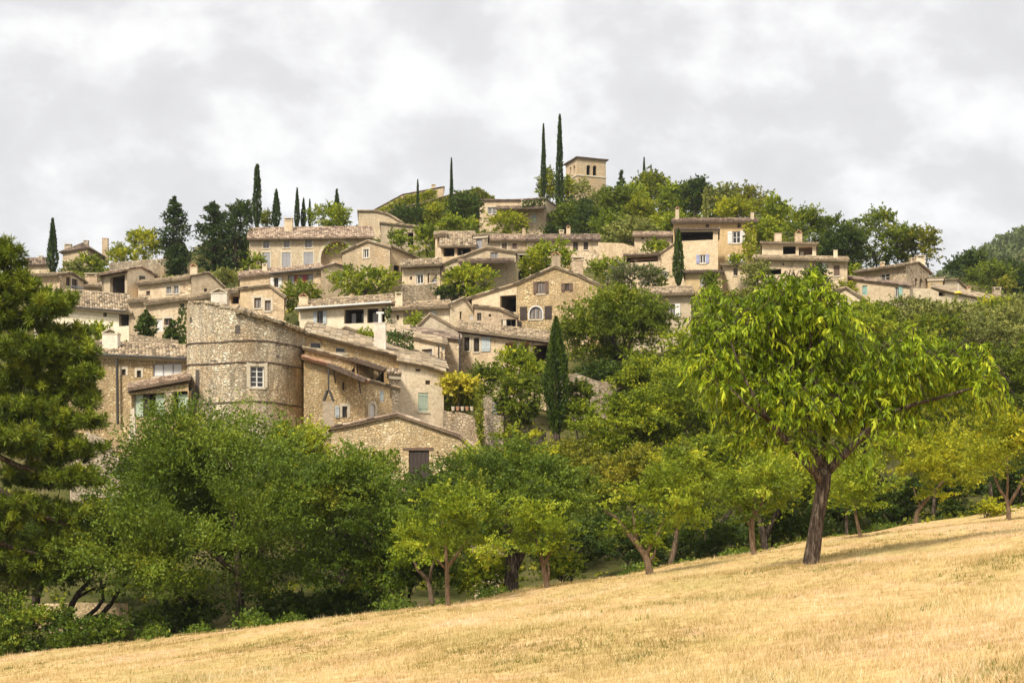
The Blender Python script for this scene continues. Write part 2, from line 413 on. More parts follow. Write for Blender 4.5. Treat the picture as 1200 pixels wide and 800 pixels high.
def mk_opening(face, op):
    kind, pxc, pyc, w, h = op[:5]; o = op[5] if len(op) > 5 else {}
    u0, z1 = face.map(pxc - w / 2, pyc - h / 2); u1, _ = face.map(pxc + w / 2, pyc - h / 2)
    um, z0 = face.map(pxc, pyc + h / 2); _, zt = face.map(pxc, pyc - h / 2)
    z1 = zt
    arch = o.get('arch', 0)
    if arch:
        rr = (u1 - u0) / 2; ah = rr * arch; k = 8
        pl = [(u0, z0), (u1, z0)]
        for i in range(k + 1):
            an = math.pi * i / k
            pl.append(((u0 + u1) / 2 + rr * math.cos(an), z1 - ah + ah * math.sin(an)))
    else: pl = [(u0, z0), (u1, z0), (u1, z1), (u0, z1)]
    return dict(kind=kind, u0=u0, u1=u1, z0=z0, z1=z1, poly=pl, o=o, rev=o.get('rev', .16 if kind != 'open' else .3), arch=arch)

def fit_opening(face, h):
    o, kind = h['o'], h['kind']; u0, u1, z0, z1 = h['u0'], h['u1'], h['z0'], h['z1']
    root = h['root']
    def bars(mb, a0, a1, b0, b1, out, th):   # box on the face: u a0..a1, z b0..b1, front at 'out', thickness th
        mb.bar(face.pt(a0, b0, out - th), face.pt(a1, b0, out - th) - face.pt(a0, b0, out - th), face.pt(a0, b0, out) - face.pt(a0, b0, out - th), (0, 0, b1 - b0))
    if kind == 'open':
        mb = MB(); dp = o.get('deep', 2.2); r0 = -h['rev']
        c = [(u0 - .02, z0 - .02), (u1 + .02, z0 - .02), (u1 + .02, z1 + .02), (u0 - .02, z1 + .02)]
        for i in range(4):
            (a, b), (a2, b2) = c[i], c[(i + 1) % 4]
            mb.quad(face.pt(a, b, r0), face.pt(a2, b2, r0), face.pt(a2, b2, r0 - dp), face.pt(a, b, r0 - dp))
        mb.quad(*[face.pt(a, b, r0 - dp) for a, b in c])
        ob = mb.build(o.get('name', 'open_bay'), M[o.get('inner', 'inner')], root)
        for k in o.get('posts', []):
            up, _ = face.map(k, 0); m2 = MB(); bars(m2, up - .14, up + .14, z0, z1, -.05, .25); m2.build('post', M[o.get('postm', 'trim')], root)
        if o.get('rail'):
            m2 = MB(); bars(m2, u0, u1, z0 + .85, z0 + .92, -.08, .05)
            k = max(3, int((u1 - u0) / .35))
            for i in range(k + 1):
                uu = u0 + .03 + (u1 - u0 - .06) * i / k; bars(m2, uu - .015, uu + .015, z0, z0 + .85, -.09, .03)
            m2.build('railing', M['metal'], root)
        if o.get('back'):     # windows seen inside the bay
            for (a, b, c0, d0, mt) in o['back']:
                m2 = MB(); bars(m2, u0 + (u1 - u0) * a, u0 + (u1 - u0) * b, z0 + (z1 - z0) * c0, z0 + (z1 - z0) * d0, -.9, .05); m2.build('inner_panel', M[mt], root)
    elif kind in ('win', 'door', 'slit'):
        fm = M[o.get('frame', 'whitep' if kind == 'win' else 'wood')]
        if kind == 'win':
            mb = MB(); fw = min(.07, (u1 - u0) * .12); out = -.09
            bars(mb, u0, u0 + fw, z0, z1, out, .06); bars(mb, u1 - fw, u1, z0, z1, out, .06)
            bars(mb, u0 + fw, u1 - fw, z1 - fw, z1, out, .06); bars(mb, u0 + fw, u1 - fw, z0, z0 + fw, out, .06)
            nv, nh = o.get('mul', (2, 1))
            for i in range(1, nv):
                uu = u0 + (u1 - u0) * i / nv; bars(mb, uu - fw * .55, uu + fw * .55, z0 + fw, z1 - fw, out - .003, .05)
            for j in range(1, nh):
                zz = z0 + (z1 - z0) * j / nh; bars(mb, u0 + fw, u1 - fw, zz - fw * .3, zz + fw * .3, out - .006, .04)
            w = mb.build('window', fm, root)
            m2 = MB(); m2.quad(*[face.pt(a, b, -.14) for a, b in ((u0, z0), (u1, z0), (u1, z1), (u0, z1))]); m2.build('pane', M[o.get('pane', 'glass')], w)
            if o.get('sill', 1) and (u1 - u0) > .35:
                m3 = MB(); bars(m3, u0 - .07, u1 + .07, z0 - .11, z0 - .004, .06, .2); m3.build('sill', M['trim'], w)
        elif kind == 'door':
            mb = MB(); k = max(2, int((u1 - u0) / .22))
            for i in range(k):
                a, b = u0 + (u1 - u0) * i / k, u0 + (u1 - u0) * (i + 1) / k
                bars(mb, a + .006, b - .006, z0, z1, -.08 - .004 * (i % 2), .06)
            w = mb.build(o.get('name', 'door'), fm, root)
            if o.get('hinge', 1) and (u1 - u0) > .5:
                m2 = MB()
                for q in (.2, .8): bars(m2, u0 + .05, u0 + (u1 - u0) * .4, z0 + (z1 - z0) * q, z0 + (z1 - z0) * q + .05, -.06, .02)
                m2.build('hinge', M['metal'], w)
        else:
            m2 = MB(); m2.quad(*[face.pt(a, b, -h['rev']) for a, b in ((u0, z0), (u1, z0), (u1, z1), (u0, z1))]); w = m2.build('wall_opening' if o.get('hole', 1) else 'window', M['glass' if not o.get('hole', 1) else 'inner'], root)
    if o.get('sur'):
        t = o.get('surw', .16); m2 = MB()
        if h['arch']:
            pl = h['poly'][2:]; cu = (u0 + u1) / 2; cz = pl[0][1]
            for i in range(len(pl) - 1):
                def ex(q): 
                    d = Vector((q[0] - cu, q[1] - cz)); d = d * (1 + t / max(d.length, .1)); return (cu + d.x, cz + d.y)
                a, b = pl[i], pl[i + 1]; a2, b2 = ex(a), ex(b)
                fr = [face.pt(*q, .03) for q in (a, b, b2, a2)]; bk = [face.pt(*q, -.05) for q in (a, b, b2, a2)]
                m2.box8(bk + fr)
            zt = cz
        else:
            bars(m2, u0 - t, u1 + t, z1 + .003, z1 + t * 1.2, .03, .1); zt = z1
        bars(m2, u0 - t, u0 - .003, z0, zt, .026, .1); bars(m2, u1 + .003, u1 + t, z0, zt, .026, .1)
        m2.build('stone_surround', M[o.get('surm', 'trim')], root)
    if o.get('lintel'):
        m2 = MB(); bars(m2, u0 - .35, u1 + .25, z1 + .004, z1 + .16, .035, .12); m2.build('lintel', M['wood2'], root)
    sh = o.get('sh')
    if sh:
        sw = (u1 - u0) * (.5 if o.get('shw') is None else o['shw'])
        if sw < .25: sw = min(.4, (u1 - u0) * .8)
        sides = {'both': 'lr', 'left': 'l', 'right': 'r', 'closed': 'c'}[sh]
        def panel(a0, a1, out):
            m2 = MB(); k = max(2, int((a1 - a0) / .12))
            for i in range(k):
                a, b = a0 + (a1 - a0) * i / k, a0 + (a1 - a0) * (i + 1) / k
                bars(m2, a, b - .008, z0 - .02, z1 + .02, out - .003 * (i % 2), .04)
            for q in (.14, .82): bars(m2, a0 + .02, a1 - .02, z0 + (z1 - z0) * q, z0 + (z1 - z0) * q + .07, out + .02, .02)
            m2.build('shutter', M[o.get('shm', 'blue')], root)
        g = .01 if not o.get('sur') else .2
        if 'l' in sides: panel(u0 - sw - g, u0 - g, .07)
        if 'r' in sides: panel(u1 + g, u1 + sw + g, .07)
        if 'c' in sides: panel(u0 + .005, (u0 + u1) / 2 - .004, -.03); panel((u0 + u1) / 2 + .004, u1 - .005, -.03)

HOUSES = {}
def H(name, label, A, B, top, base, dep=6, C=None, mode='prof', rise=1.2, rf=.5, wall='coursed', roof='tan', ov=.5, ovf=.15,
      ops=(), rops=(), ch=(), cat='house', cornice=True, bury=2.0, roofless=False, wallR=None, group=None, rp=None, topback=0.0, gutter=False, fascia_shade=None):
    a, b = PXY(*A), PXY(*B)
    fr = Face(a, b)
    if C is not None: c = PXY(*C)
    else: c = b + ((a + b) / 2).normalized() * dep
    d = a + (c - b); dep = (c - b).length
    fR = Face(b, c); fL = Face(d, a); fK = Face(c, d)
    back = (c - b)
    _, zb = fr.map(A[0], base); zbot = zb - bury
    mid = (a + b) / 2
    root = empty(name, (mid.x, mid.y, zb)); tag(root, label, cat, group)
    HOUSES[label] = root
    for q, dz in ((a, 0), (b, 0), ((a + b) / 2, 0), (c, dep * .12), (d, dep * .12)): CTRL.append((q.x, q.y, zb + dz))
    prof = [fr.map(x, y) for x, y in top]
    prof[0] = (0.0, prof[0][1]); prof[-1] = (fr.L, prof[-1][1])
    for i in range(1, len(prof) - 1): prof[i] = (min(max(prof[i][0], .01), fr.L - .01), prof[i][1])
    zl, zr = prof[0][1], prof[-1][1]
    if rp is not None:
        mz = (zl + zr) / 2; Dm = (a.y + b.y) / 2 + dep * rf
        rise = max(.25, CZ + (HOR - rp) / F * Dm - mz - .38)
    holes = [mk_opening(fr, o) for o in ops]; rholes = [mk_opening(fR, o) for o in rops]
    for h in holes + rholes: h['root'] = root
    wl = MB()
    face_wall(wl, fr, [(0, zbot), (fr.L, zbot)] + list(reversed(prof)), holes)
    if mode == 'prof':
        wr = wl if wallR is None else MB()
        face_wall(wr, fR, [(0, zbot), (fR.L, zbot), (fR.L, zr + topback), (0, zr)], rholes)
        wl.quad(fL.pt(0, zbot), fL.pt(fL.L, zbot), fL.pt(fL.L, zl), fL.pt(0, zl + topback))
        wl.poly([fK.pt(0, zbot), fK.pt(fK.L, zbot)] + [Vector((a.x + fr.e.x * u + back.x, a.y + fr.e.y * u + back.y, z + topback)) for u, z in prof])
    else:
        wr = wl if wallR is None else MB()
        zr2, zl2 = (zr + rise, zl + rise)
        if mode == 'side' and rf < 1:
            face_wall(wr, fR, [(0, zbot), (fR.L, zbot), (fR.L, zr), (fR.L * rf, zr2), (0, zr)], rholes)
            wl.poly([fL.pt(0, zbot), fL.pt(fL.L, zbot), fL.pt(fL.L, zl), fL.pt(fL.L * (1 - rf), zl2), fL.pt(0, zl)])
            wl.quad(fK.pt(0, zbot), fK.pt(fK.L, zbot), fK.pt(fK.L, zl), fK.pt(0, zr))
        elif mode == 'side':
            face_wall(wr, fR, [(0, zbot), (fR.L, zbot), (fR.L, zr2), (0, zr)], rholes)
            wl.quad(fL.pt(0, zbot), fL.pt(fL.L, zbot), fL.pt(fL.L, zl), fL.pt(0, zl2))
            wl.quad(fK.pt(0, zbot), fK.pt(fK.L, zbot), fK.pt(fK.L, zl2), fK.pt(0, zr2))
        else:
            face_wall(wr, fR, [(0, zbot), (fR.L, zbot), (fR.L, zr), (0, zr)], rholes)
            wl.quad(fL.pt(0, zbot), fL.pt(fL.L, zbot), fL.pt(fL.L, zl), fL.pt(0, zl))
            wl.quad(fK.pt(0, zbot), fK.pt(fK.L, zbot), fK.pt(fK.L, zl), fK.pt(0, zr))
    wl.build('wall', M[wall], root)
    if wallR is not None: wr.build('wall', M[wallR], root)
    rng = random.Random(hash(label) & 0 or len(label) * 131 + int(A[0]))
    up = Vector((0, 0, .1))
    if not roofless:
        rb = MB()
        bk3 = Vector((back.x, back.y, topback))
        if mode == 'prof':
            pk = max(range(len(prof)), key=lambda i: prof[i][1])
            for i in range(len(prof) - 1):
                (u0, z0), (u1, z1) = prof[i], prof[i + 1]
                f0, f1 = fr.pt(u0, z0) + up, fr.pt(u1, z1) + up
                first, last = i == 0, i == len(prof) - 2
                if z1 >= z0:   # rising to the right: eave on the left
                    roof_quad(rb, f0 + bk3, f0, f1, f1 + bk3, ov if first else .04, ovf, i + 1 == pk, True, rng=rng, top_ext=(.1 if last else 0))
                else:
                    roof_quad(rb, f1, f1 + bk3, f0 + bk3, f0, ov if last else .04, ovf, i == pk and i == 0, True, rng=rng, top_ext=(.1 if first else 0))
        elif mode == 'side':
            f0, f1 = fr.pt(0, zl) + up, fr.pt(fr.L, zr) + up
            bv = Vector((back.x, back.y, 0)) * rf; rz = Vector((0, 0, rise))
            roof_quad(rb, f0, f1, f1 + bv + rz, f0 + bv + rz, ov, ovf, True, True, rng=rng)
            if rf < 1:
                bb = Vector((back.x, back.y, 0))
                roof_quad(rb, f1 + bb, f0 + bb, f0 + bv + rz, f1 + bv + rz, ov, ovf, False, True, rng=rng)
        else:  # hip
            bb = Vector((back.x, back.y, 0)); rz = Vector((0, 0, rise))
            f0, f1 = fr.pt(0, zl) + up, fr.pt(fr.L, zr) + up
            ins = min(.5, dep * .5 / fr.L) if mode == 'hip' else .5
            e3 = (f1 - f0)
            r0 = f0 + e3 * ins + bb * .5 + rz; r1 = f1 - e3 * ins + bb * .5 + rz
            r0 = r0 - Vector((fr.e.x, fr.e.y, 0)) * .02
            roof_quad(rb, f0, f1, r1, r0, ov, 0, True, True, rng=rng)
            roof_quad(rb, f1, f1 + bb, r1 + bb * .01, r1, ov, 0, False, True, rng=rng)
            roof_quad(rb, f0 + bb, f0, r0, r0 + bb * .01, ov, 0, False, True, rng=rng)
            roof_quad(rb, f1 + bb, f0 + bb, r0, r1, ov, 0, False, True, rng=rng)
        rf_ob = rb.build('roof', M[roof], root)
        if cornice and mode != 'prof':
            cb = MB(); o2 = fr.pt(-.05, zl - .2, -.05); o3 = fr.pt(fr.L + .05, zr - .2, -.05)
            cb.bar(o2, o3 - o2, Vector((fr.n.x, fr.n.y, 0)) * .16, (0, 0, .17)); cb.build('cornice', M['trim' if fascia_shade is None else fascia_shade], rf_ob)  # darker fascia materials put the eave shadow into the cornice colour
        if gutter:
            cb = MB(); o2 = fr.pt(-.1, zl - .02, ov + .07); o3 = fr.pt(fr.L + .1, zr - .02, ov + .07)
            cb.tube([o2, o3], [.075, .075], 8); cb.build('gutter', M['whitep' if gutter == 'w' else 'metal'], rf_ob)
    for f_, hs in ((fr, holes), (fR, rholes)):
        for h in hs: fit_opening(f_, h)
    for cspec in ch: chimney(root, *cspec)
    return root, fr, fR
def chimney(root, px, ytop, ybot, w, D, wall='beige', style='tent'):
    s = D / F; p = P(px, ybot, D); ww = w * s; hh = (ybot - ytop) * s; dd = ww * .8
    cap = min(.3, hh * .3)
    mb = MB(); z0 = p.z - 1.2; z1 = p.z + hh - (cap if style != 'open' else 0)
    t = .92
    def ring(z, k): return [(p.x - ww / 2 * k, p.y - dd / 2 * k, z), (p.x + ww / 2 * k, p.y - dd / 2 * k, z), (p.x + ww / 2 * k, p.y + dd / 2 * k, z), (p.x - ww / 2 * k, p.y + dd / 2 * k, z)]
    mb.box8(ring(z0, 1.0) + ring(z1, t))
    mb.box8(ring(z1 + .003, t * 1.1) + ring(z1 + .06, t * 1.1))
    ob = mb.build('chimney', M[wall], root)
    mb = MB(); zc = z1 + .063
    if style == 'tent':
        for sx in (-1, 1):
            q = [Vector((p.x + sx * ww * .46, p.y - dd * .5, zc)), Vector((p.x + sx * ww * .46, p.y + dd * .5, zc)), Vector((p.x + sx * .015, p.y + dd * .5, zc + cap * .9)), Vector((p.x + sx * .015, p.y - dd * .5, zc + cap * .9))]
            n = Vector((sx * .05, 0, .05)); b = [v for v in q] + [v + n for v in q]
            if sx < 0: b = b[3::-1] + b[7:3:-1]
            mb.box8(b)
        mb.build('cap', M['terra' if wall != 'white' else 'trim'], ob)
    elif style == 'flat':
        for sx in (-1, 1):
            for sy in (-1, 1): mb.bar((p.x + sx * ww * .38 - .05, p.y + sy * dd * .38 - .05, zc), (.1, 0, 0), (0, .1, 0), (0, 0, cap * .6))
        mb.box8(ring(zc + cap * .6, 1.05) + ring(zc + cap * .6 + .07, 1.05)); mb.build('cap', M['trim'], ob)
    elif style == 'pot':
        mb.tube([(p.x, p.y, zc - .01), (p.x, p.y, zc + cap)], [ww * .22, ww * .17], 10); mb.build('cap', M['terra'], ob)
    elif style == 'cowl':
        mb.tube([(p.x, p.y, zc - .01), (p.x, p.y, zc + cap + .3)], [ww * .14, ww * .14], 10)
        mb.tube([(p.x - ww * .3, p.y, zc + cap + .34), (p.x + ww * .3, p.y, zc + cap + .34)], [.07, .07], 8); mb.build('cap', M['whitep'], ob)
# ------------------------------------------------------------------ vegetation
def unit(a): return a / np.maximum(np.linalg.norm(a, axis=1, keepdims=True), 1e-6)
def leaf_quads(c, d, ln, wd, g, fold=.25, up=None):
    """folded diamond leaves: centres c, directions d, lengths, widths"""
    n = len(c); d = unit(d); r = g.normal(size=(n, 3))
    if up is not None: r = r * .6 + np.array(up)
    s = unit(np.cross(d, r)); nn = np.cross(s, d)
    L = ln[:, None] * .5; W = wd[:, None] * .5
    v = np.empty((n, 4, 3), dtype=np.float32)
    v[:, 0] = c - d * L; v[:, 2] = c + d * L - nn * L * .15
    v[:, 1] = c + s * W + nn * W * fold; v[:, 3] = c - s * W + nn * W * fold
    return v
def sph(n, g): return unit(g.normal(size=(n, 3)))
def lobes_for(cen, rad, g, nl, core=True, ck=.62):
    """a lumpy crown: sub-balls sitting on the main ellipsoid"""
    out = [(np.array(cen), np.array(rad) * ck)] if core else []
    d = sph(nl, g); d[:, 2] = np.where(g.random(nl) < .62, np.abs(d[:, 2]), -np.abs(d[:, 2]) * .8)
    d = unit(d)
    for i in range(nl):
        k = g.uniform(.17, .42); q = np.array(cen) + d[i] * np.array(rad) * (g.uniform(.82, 1.12) - k * .9)
        out.append((q, np.array(rad) * k * np.array([1, 1, g.uniform(.7, .95)])))
    return out
def crown_points(lobes, nclus, per, rc, g, shell=(.5, 1.0), flat=.75, bough=0):
    vol = np.array([l[1].prod() ** .62 for l in lobes]); pr = vol / vol.sum()
    idx = g.choice(len(lobes), nclus, p=pr)
    cs = np.array([l[0] for l in lobes])[idx]; rs = np.array([l[1] for l in lobes])[idx]
    d = sph(nclus, g); d[:, 2] = np.where(g.random(nclus) < .3, np.abs(d[:, 2]), d[:, 2])
    rr = shell[0] + (shell[1] - shell[0]) * g.random(nclus) ** .5
    rr = np.where(g.random(nclus) < .12, rr * g.uniform(1.0, 1.32, nclus), rr)
    lt = g.normal(0, .13, len(lobes))
    cc = cs + d * rs * rr[:, None]
    ct = np.clip(g.normal(.46, .13, nclus) + lt[idx], 0, 1)
    if bough > 0:      # clusters gather in flat drooping boughs, with dark gaps between them
        rm = np.mean([l[1].mean() for l in lobes[:1]]) / .62; nb = int(min(nclus // 5, max(16, 6.5 * (rm / bough) ** 2))); bi = g.integers(0, nb, nclus)
        bd = d[:nb].copy(); bc = cc[:nb].copy(); br = bough * g.uniform(.6, 1.35, nb)
        q = sph(nclus, g) * (g.random(nclus) ** .5 * br[bi])[:, None]; q[:, 2] *= .34
        hz = np.hypot(q[:, 0] * bd[bi][:, 0], q[:, 1] * bd[bi][:, 1])
        q[:, 2] -= .30 * (q[:, 0] * bd[bi][:, 0] + q[:, 1] * bd[bi][:, 1])
        keep = g.random(nclus) < .86
        cc = np.where(keep[:, None], bc[bi] + q, cc); d = np.where(keep[:, None], unit(bd[bi] + .5 * unit(q)), d)
        ct = np.where(keep, np.clip(ct[:nb][bi] + g.normal(0, .07, nclus) + .12 * q[:, 2] / (.34 * br[bi]), 0, 1), ct)  # lit tops and shaded undersides of boughs put into the tint
    P_ = np.repeat(cc, per, 0); T = np.repeat(ct, per); O = np.repeat(d, per, 0)
    sd = d + g.normal(size=(nclus, 3)) * .55; sd[:, 2] += .15; sd = unit(sd)
    SD = np.repeat(sd, per, 0); n_ = nclus * per
    al = g.uniform(-.7, 1.5, n_) * np.repeat(g.uniform(.7, 1.7, nclus), per)
    off = SD * (al * rc)[:, None] + sph(n_, g) * (g.random(n_) ** .6 * rc * (.62 - .22 * np.clip(al, 0, 1.5) / 1.5))[:, None]
    off[:, 2] *= flat
    return P_ + off, T + g.normal(0, .09, len(T)), SD * 1.0 + O * .25
def limb(a, b, g, k=4, bend=.12):
    a, b = np.array(a, float), np.array(b, float); L = np.linalg.norm(b - a)
    pts = [a + (b - a) * i / k + (g.normal(size=3) * L * bend * math.sin(math.pi * i / k) * .6 if 0 < i < k else 0) for i in range(k + 1)]
    for i in range(1, k): pts[i][2] += L * .06 * math.sin(math.pi * i / k)
    return pts
VEG = []
def tree(name, label, base, crown, mat, seed, trunk=.15, lp=4.6, dens=1.0, nl=11, group=None, cat='tree', bark='bark', per=20, limbs=6, branches=None,
         style='broad', ctrl=True, droop=0.0, shell=(.6, 1.0), asp=.55, depth=1.0, extra=None, rcm=1.0, sink=0.0, core=None, bough=1.0):
    """base=(px,py,D) foot of trunk, crown=(px,py,w,h) in photo pixels at that distance"""
    px, py, D = base; s = D / F; g = np.random.default_rng(seed); lp = lp * .8
    b = P(px, py, D); cx, cy, w, h = crown
    cen = np.array(P(cx, cy, D)); rad = np.array([w * s / 2, w * s / 2 * depth, h * s / 2]) * 1.06; nl = int(nl * 1.5)
    cen[1] += 0.0
    root = empty(name, b); tag(root, label, cat, group)
    if ctrl: CTRL.append((b.x, b.y, b.z))
    ll = lp * s; lw = ll * asp
    area = math.pi / 4 * w * h
    nleaf = int(area * 7.2 * dens / (lp * lp * asp * .25) * .5)
    small = area < 3200
    if small: nleaf = int(nleaf * 1.25)
    per = min(per, max(12, nleaf // 60)); ncl = max(6, nleaf // per)
    lobes = lobes_for(cen, rad, g, nl, ck=core if core else (.86 if small else .62))
    if extra:
        for (ex, ey, ew, eh) in extra:
            q = np.array(P(ex, ey, D)); q[1] += g.uniform(-.3, .3) * rad[1]
            lobes.append((q, np.array([ew * s / 2, (ew + eh) * s / 4, eh * s / 2])))
    rc = max(ll * (1.5 if small else 1.8), .055 * rad.mean() * 2) * rcm
    pts, tint, dirs = crown_points(lobes, ncl, per, rc, g, shell, bough=0 if small else bough * max(.5, min(1.5, rad.mean() * .24)))
    n = len(pts)
    dd = dirs * .7 + g.normal(size=(n, 3)) * .55; dd[:, 2] -= droop
    v = leaf_quads(pts, dd, ll * g.uniform(.5, 1.35, n), lw * g.uniform(.6, 1.25, n), g)
    raw_mesh('crown', v, n, 4, tint, M[mat], root, b)
    # trunk and limbs
    mb = MB(); top = cen - np.array([0, 0, rad[2] * .35]); r0 = trunk
    if branches is None:
        tp = limb(np.array(b) - np.array([0, 0, 1.0 + sink]), top, g, 4, .06)
        mb.tube(tp, [r0 * 1.15, r0, r0 * .85, r0 * .7, r0 * .55], 8, wob=.06)
        order = lobes[1:]; g.shuffle(order)
        for q, r_ in order[:limbs]:
            st = tp[3] * .55 + tp[2] * .45 if g.random() < .5 else tp[3]
            mb.tube(limb(st, q, g, 4, .14), [r0 * .5, r0 * .4, r0 * .3, r0 * .18, r0 * .06], 6)
    else:
        for pl in branches:   # traced limbs: (px, py, width px, depth offset m)
            pts_ = []; rr = []
            for i, e in enumerate(pl):
                q = P(e[0], e[1], D); q.y += e[3] if len(e) > 3 else 0
                pts_.append(q); rr.append(e[2] * s * .42)
            if pl is branches[0]:
                pts_.insert(0, pts_[0] - Vector((0, 0, .8))); rr.insert(0, rr[0] * 1.1)
            mb.tube(pts_, rr, 9, wob=.07)
    mb.build('trunk', M[bark], root, smooth=True)
    VEG.append(root); return root
def bush(name, label, px, py_top, py_base, w, D, mat, seed, **kw):
    h = py_base - py_top
    kw.setdefault('cat', 'bush'); kw.setdefault('trunk', .06); kw.setdefault('limbs', 3)
    return tree(name, label, (px, py_base, D), (px, (py_top + py_base) / 2, w, h * 1.04), mat, seed, **kw)
def cypress(label, px, ytop, ybase, w, D, seed, mat='cyp', name='cypress', lp=4.0, dens=1.0, power=.75, group=None, bulge=.25, tip=1.0):
    s = D / F; g = np.random.default_rng(seed); b = P(px, ybase, D); H_ = (ybase - ytop) * s; rw = w * s / 2
    root = empty(name, b); tag(root, label, 'tree', group); CTRL.append((b.x, b.y, b.z))
    lp = min(lp, max(2.2, w * .3))
    n = int(w * (ybase - ytop) * .8 * 5.0 * dens / (lp * lp * .4 * .25) * .5)
    t = g.random(n) ** .85
    def prof(t): return np.minimum(1, (t / bulge + .35) / 1.35) * np.clip((1 - t) / (1 - bulge), 0, 1) ** power
    an = g.random(n) * 2 * math.pi
    # sprays: vertical ribs make the surface lumpy
    rib = .86 + .14 * np.sin(an * 5 + 7 * t + seed) + .10 * np.sin(an * 3 - 17 * t) + g.normal(0, .05, n)
    r = rw * np.maximum(prof(t), .03) * rib * (.62 + .38 * g.random(n) ** .5)
    lean = (g.random() - .5) * .02
    pts = np.stack([b.x + r * np.cos(an) + lean * H_ * t, b.y + r * np.sin(an), b.z + H_ * t * .985], 1)
    d = np.stack([np.cos(an) * .35, np.sin(an) * .35, np.full(n, 1.0)], 1) + g.normal(size=(n, 3)) * .28
    tint = .45 + .18 * np.sin(an * 5 + 7 * t + seed) + g.normal(0, .17, n)
    ll = lp * s
    v = leaf_quads(pts, d, ll * g.uniform(.8, 1.6, n), ll * .42 * g.uniform(.7, 1.2, n), g)
    raw_mesh('crown', v, n, 4, tint, M[mat], root, b)
    mb = MB(); k = [Vector((b.x + lean * H_ * q, b.y, b.z + H_ * q)) for q in (-.06, 0, .4, .93)]
    mb.tube(k, [rw * .25, rw * .22, rw * .2, rw * .02], 7); mb.build('trunk', M['bark'], root)
    return root
def conifer(label, px, ytop, ybase, w, D, seed, mat='cyp', name='dark_conifer', ragged=.5, lp=4.5, dens=1.0, group=None, power=.8, bulge=.3):
    """spreading conifer: tiers of drooping sprays with gaps"""
    s = D / F; g = np.random.default_rng(seed); b = P(px, ybase, D); H_ = (ybase - ytop) * s; rw = w * s / 2
    root = empty(name, b); tag(root, label, 'tree', group); CTRL.append((b.x, b.y, b.z))
    nb = int(60 + 0.5 * w); cl = []; mb = MB()
    mb.tube([b - Vector((0, 0, 1)), b, b + Vector((0, 0, H_ * .5)), b + Vector((0, 0, H_ * .97))], [rw * .12, rw * .1, rw * .07, rw * .01], 8)
    for i in range(nb):
        t = (i + g.random()) / nb; t = .04 + .95 * t
        pr = min(1, (t / bulge + .3) / 1.3) * max(0, (1 - t) / (1 - bulge)) ** power if t > bulge else (t / bulge + .9) / 1.9
        L = rw * max(.05, pr) * (1 - ragged * g.random()); an = g.random() * 6.283
        for q in (np.linspace(.35, 1, 4) if L > .5 else [.6]):
            cl.append((b.x + math.cos(an) * L * q, b.y + math.sin(an) * L * q, b.z + H_ * t + L * q * .22 - L * q * q * .18, .45 + .25 * g.random() + .12 * (q - .5), L * .22 + .25 * rw * .3))
    cl = np.array(cl); per = max(6, int(w * (ybase - ytop) * .6 * 4.2 * dens / (lp * lp * .45 * .25) * .5 / len(cl)))
    pts = np.repeat(cl[:, :3], per, 0); n = len(pts)
    off = sph(n, g) * (g.random(n) ** .4 * np.repeat(cl[:, 4], per))[:, None]; off[:, 2] *= .7
    d = off + g.normal(size=(n, 3)) * .15; d[:, 2] += .15 * np.abs(d).max(1)
    ll = lp * s
    v = leaf_quads(pts + off, d, ll * g.uniform(.7, 1.4, n), ll * .45 * g.uniform(.7, 1.2, n), g)
    raw_mesh('crown', v, n, 4, np.repeat(cl[:, 3], per) - .15 + g.normal(0, .14, n), M[mat], root, b)
    mb.build('trunk', M['bark'], root); return root
def ivy(label, quads, mat, seed, D, dens=1.0, lp=4.2, parent=None, name='ivy', cat='climbing plant', thick=.35, origin=None):
    """leaves in a sheet: quads of four points (px,py,D) each"""
    g = np.random.default_rng(seed); vs = []; ts = []
    for q in quads:
        p = [np.array(P(*e)) for e in q]; s = q[0][2] / F
        xs = [e[0] for e in q]; ys = [e[1] for e in q]
        ar = .5 * abs(sum(xs[i] * ys[(i + 1) % 4] - xs[(i + 1) % 4] * ys[i] for i in range(4)))
        n = max(30, int(ar * 3.6 * dens / (lp * lp * .6 * .25) * .5))
        u, v = g.random(n)[:, None], g.random(n)[:, None]
        c = (p[0] * (1 - u) + p[1] * u) * (1 - v) + (p[3] * (1 - u) + p[2] * u) * v
        lump = np.sin(c[:, 0] * 1.9 + seed) * np.sin(c[:, 2] * 2.3 + 1) * .5 + .5
        nn = np.cross(p[1] - p[0], p[3] - p[0]); nn /= np.linalg.norm(nn)
        if nn[1] > 0: nn = -nn
        c = c + nn * (g.random(n)[:, None] * thick * (.4 + lump[:, None])) + g.normal(size=(n, 3)) * .06
        d = g.normal(size=(n, 3)) + np.array([0, -.2, -.7])
        ll = lp * s
        vs.append(leaf_quads(c, d, ll * g.uniform(.7, 1.3, n), ll * .6 * g.uniform(.7, 1.2, n), g))
        ts.append(.3 + .3 * lump + g.normal(0, .15, n))
    v = np.concatenate(vs); t = np.concatenate(ts)
    o = P(*quads[0][3]) if origin is None else origin
    ob = raw_mesh(name if parent is None else 'foliage', v, len(v), 4, t, M[mat], parent, o if parent is None else root_loc(parent))
    if parent is None: tag(ob, label, cat)
    return ob

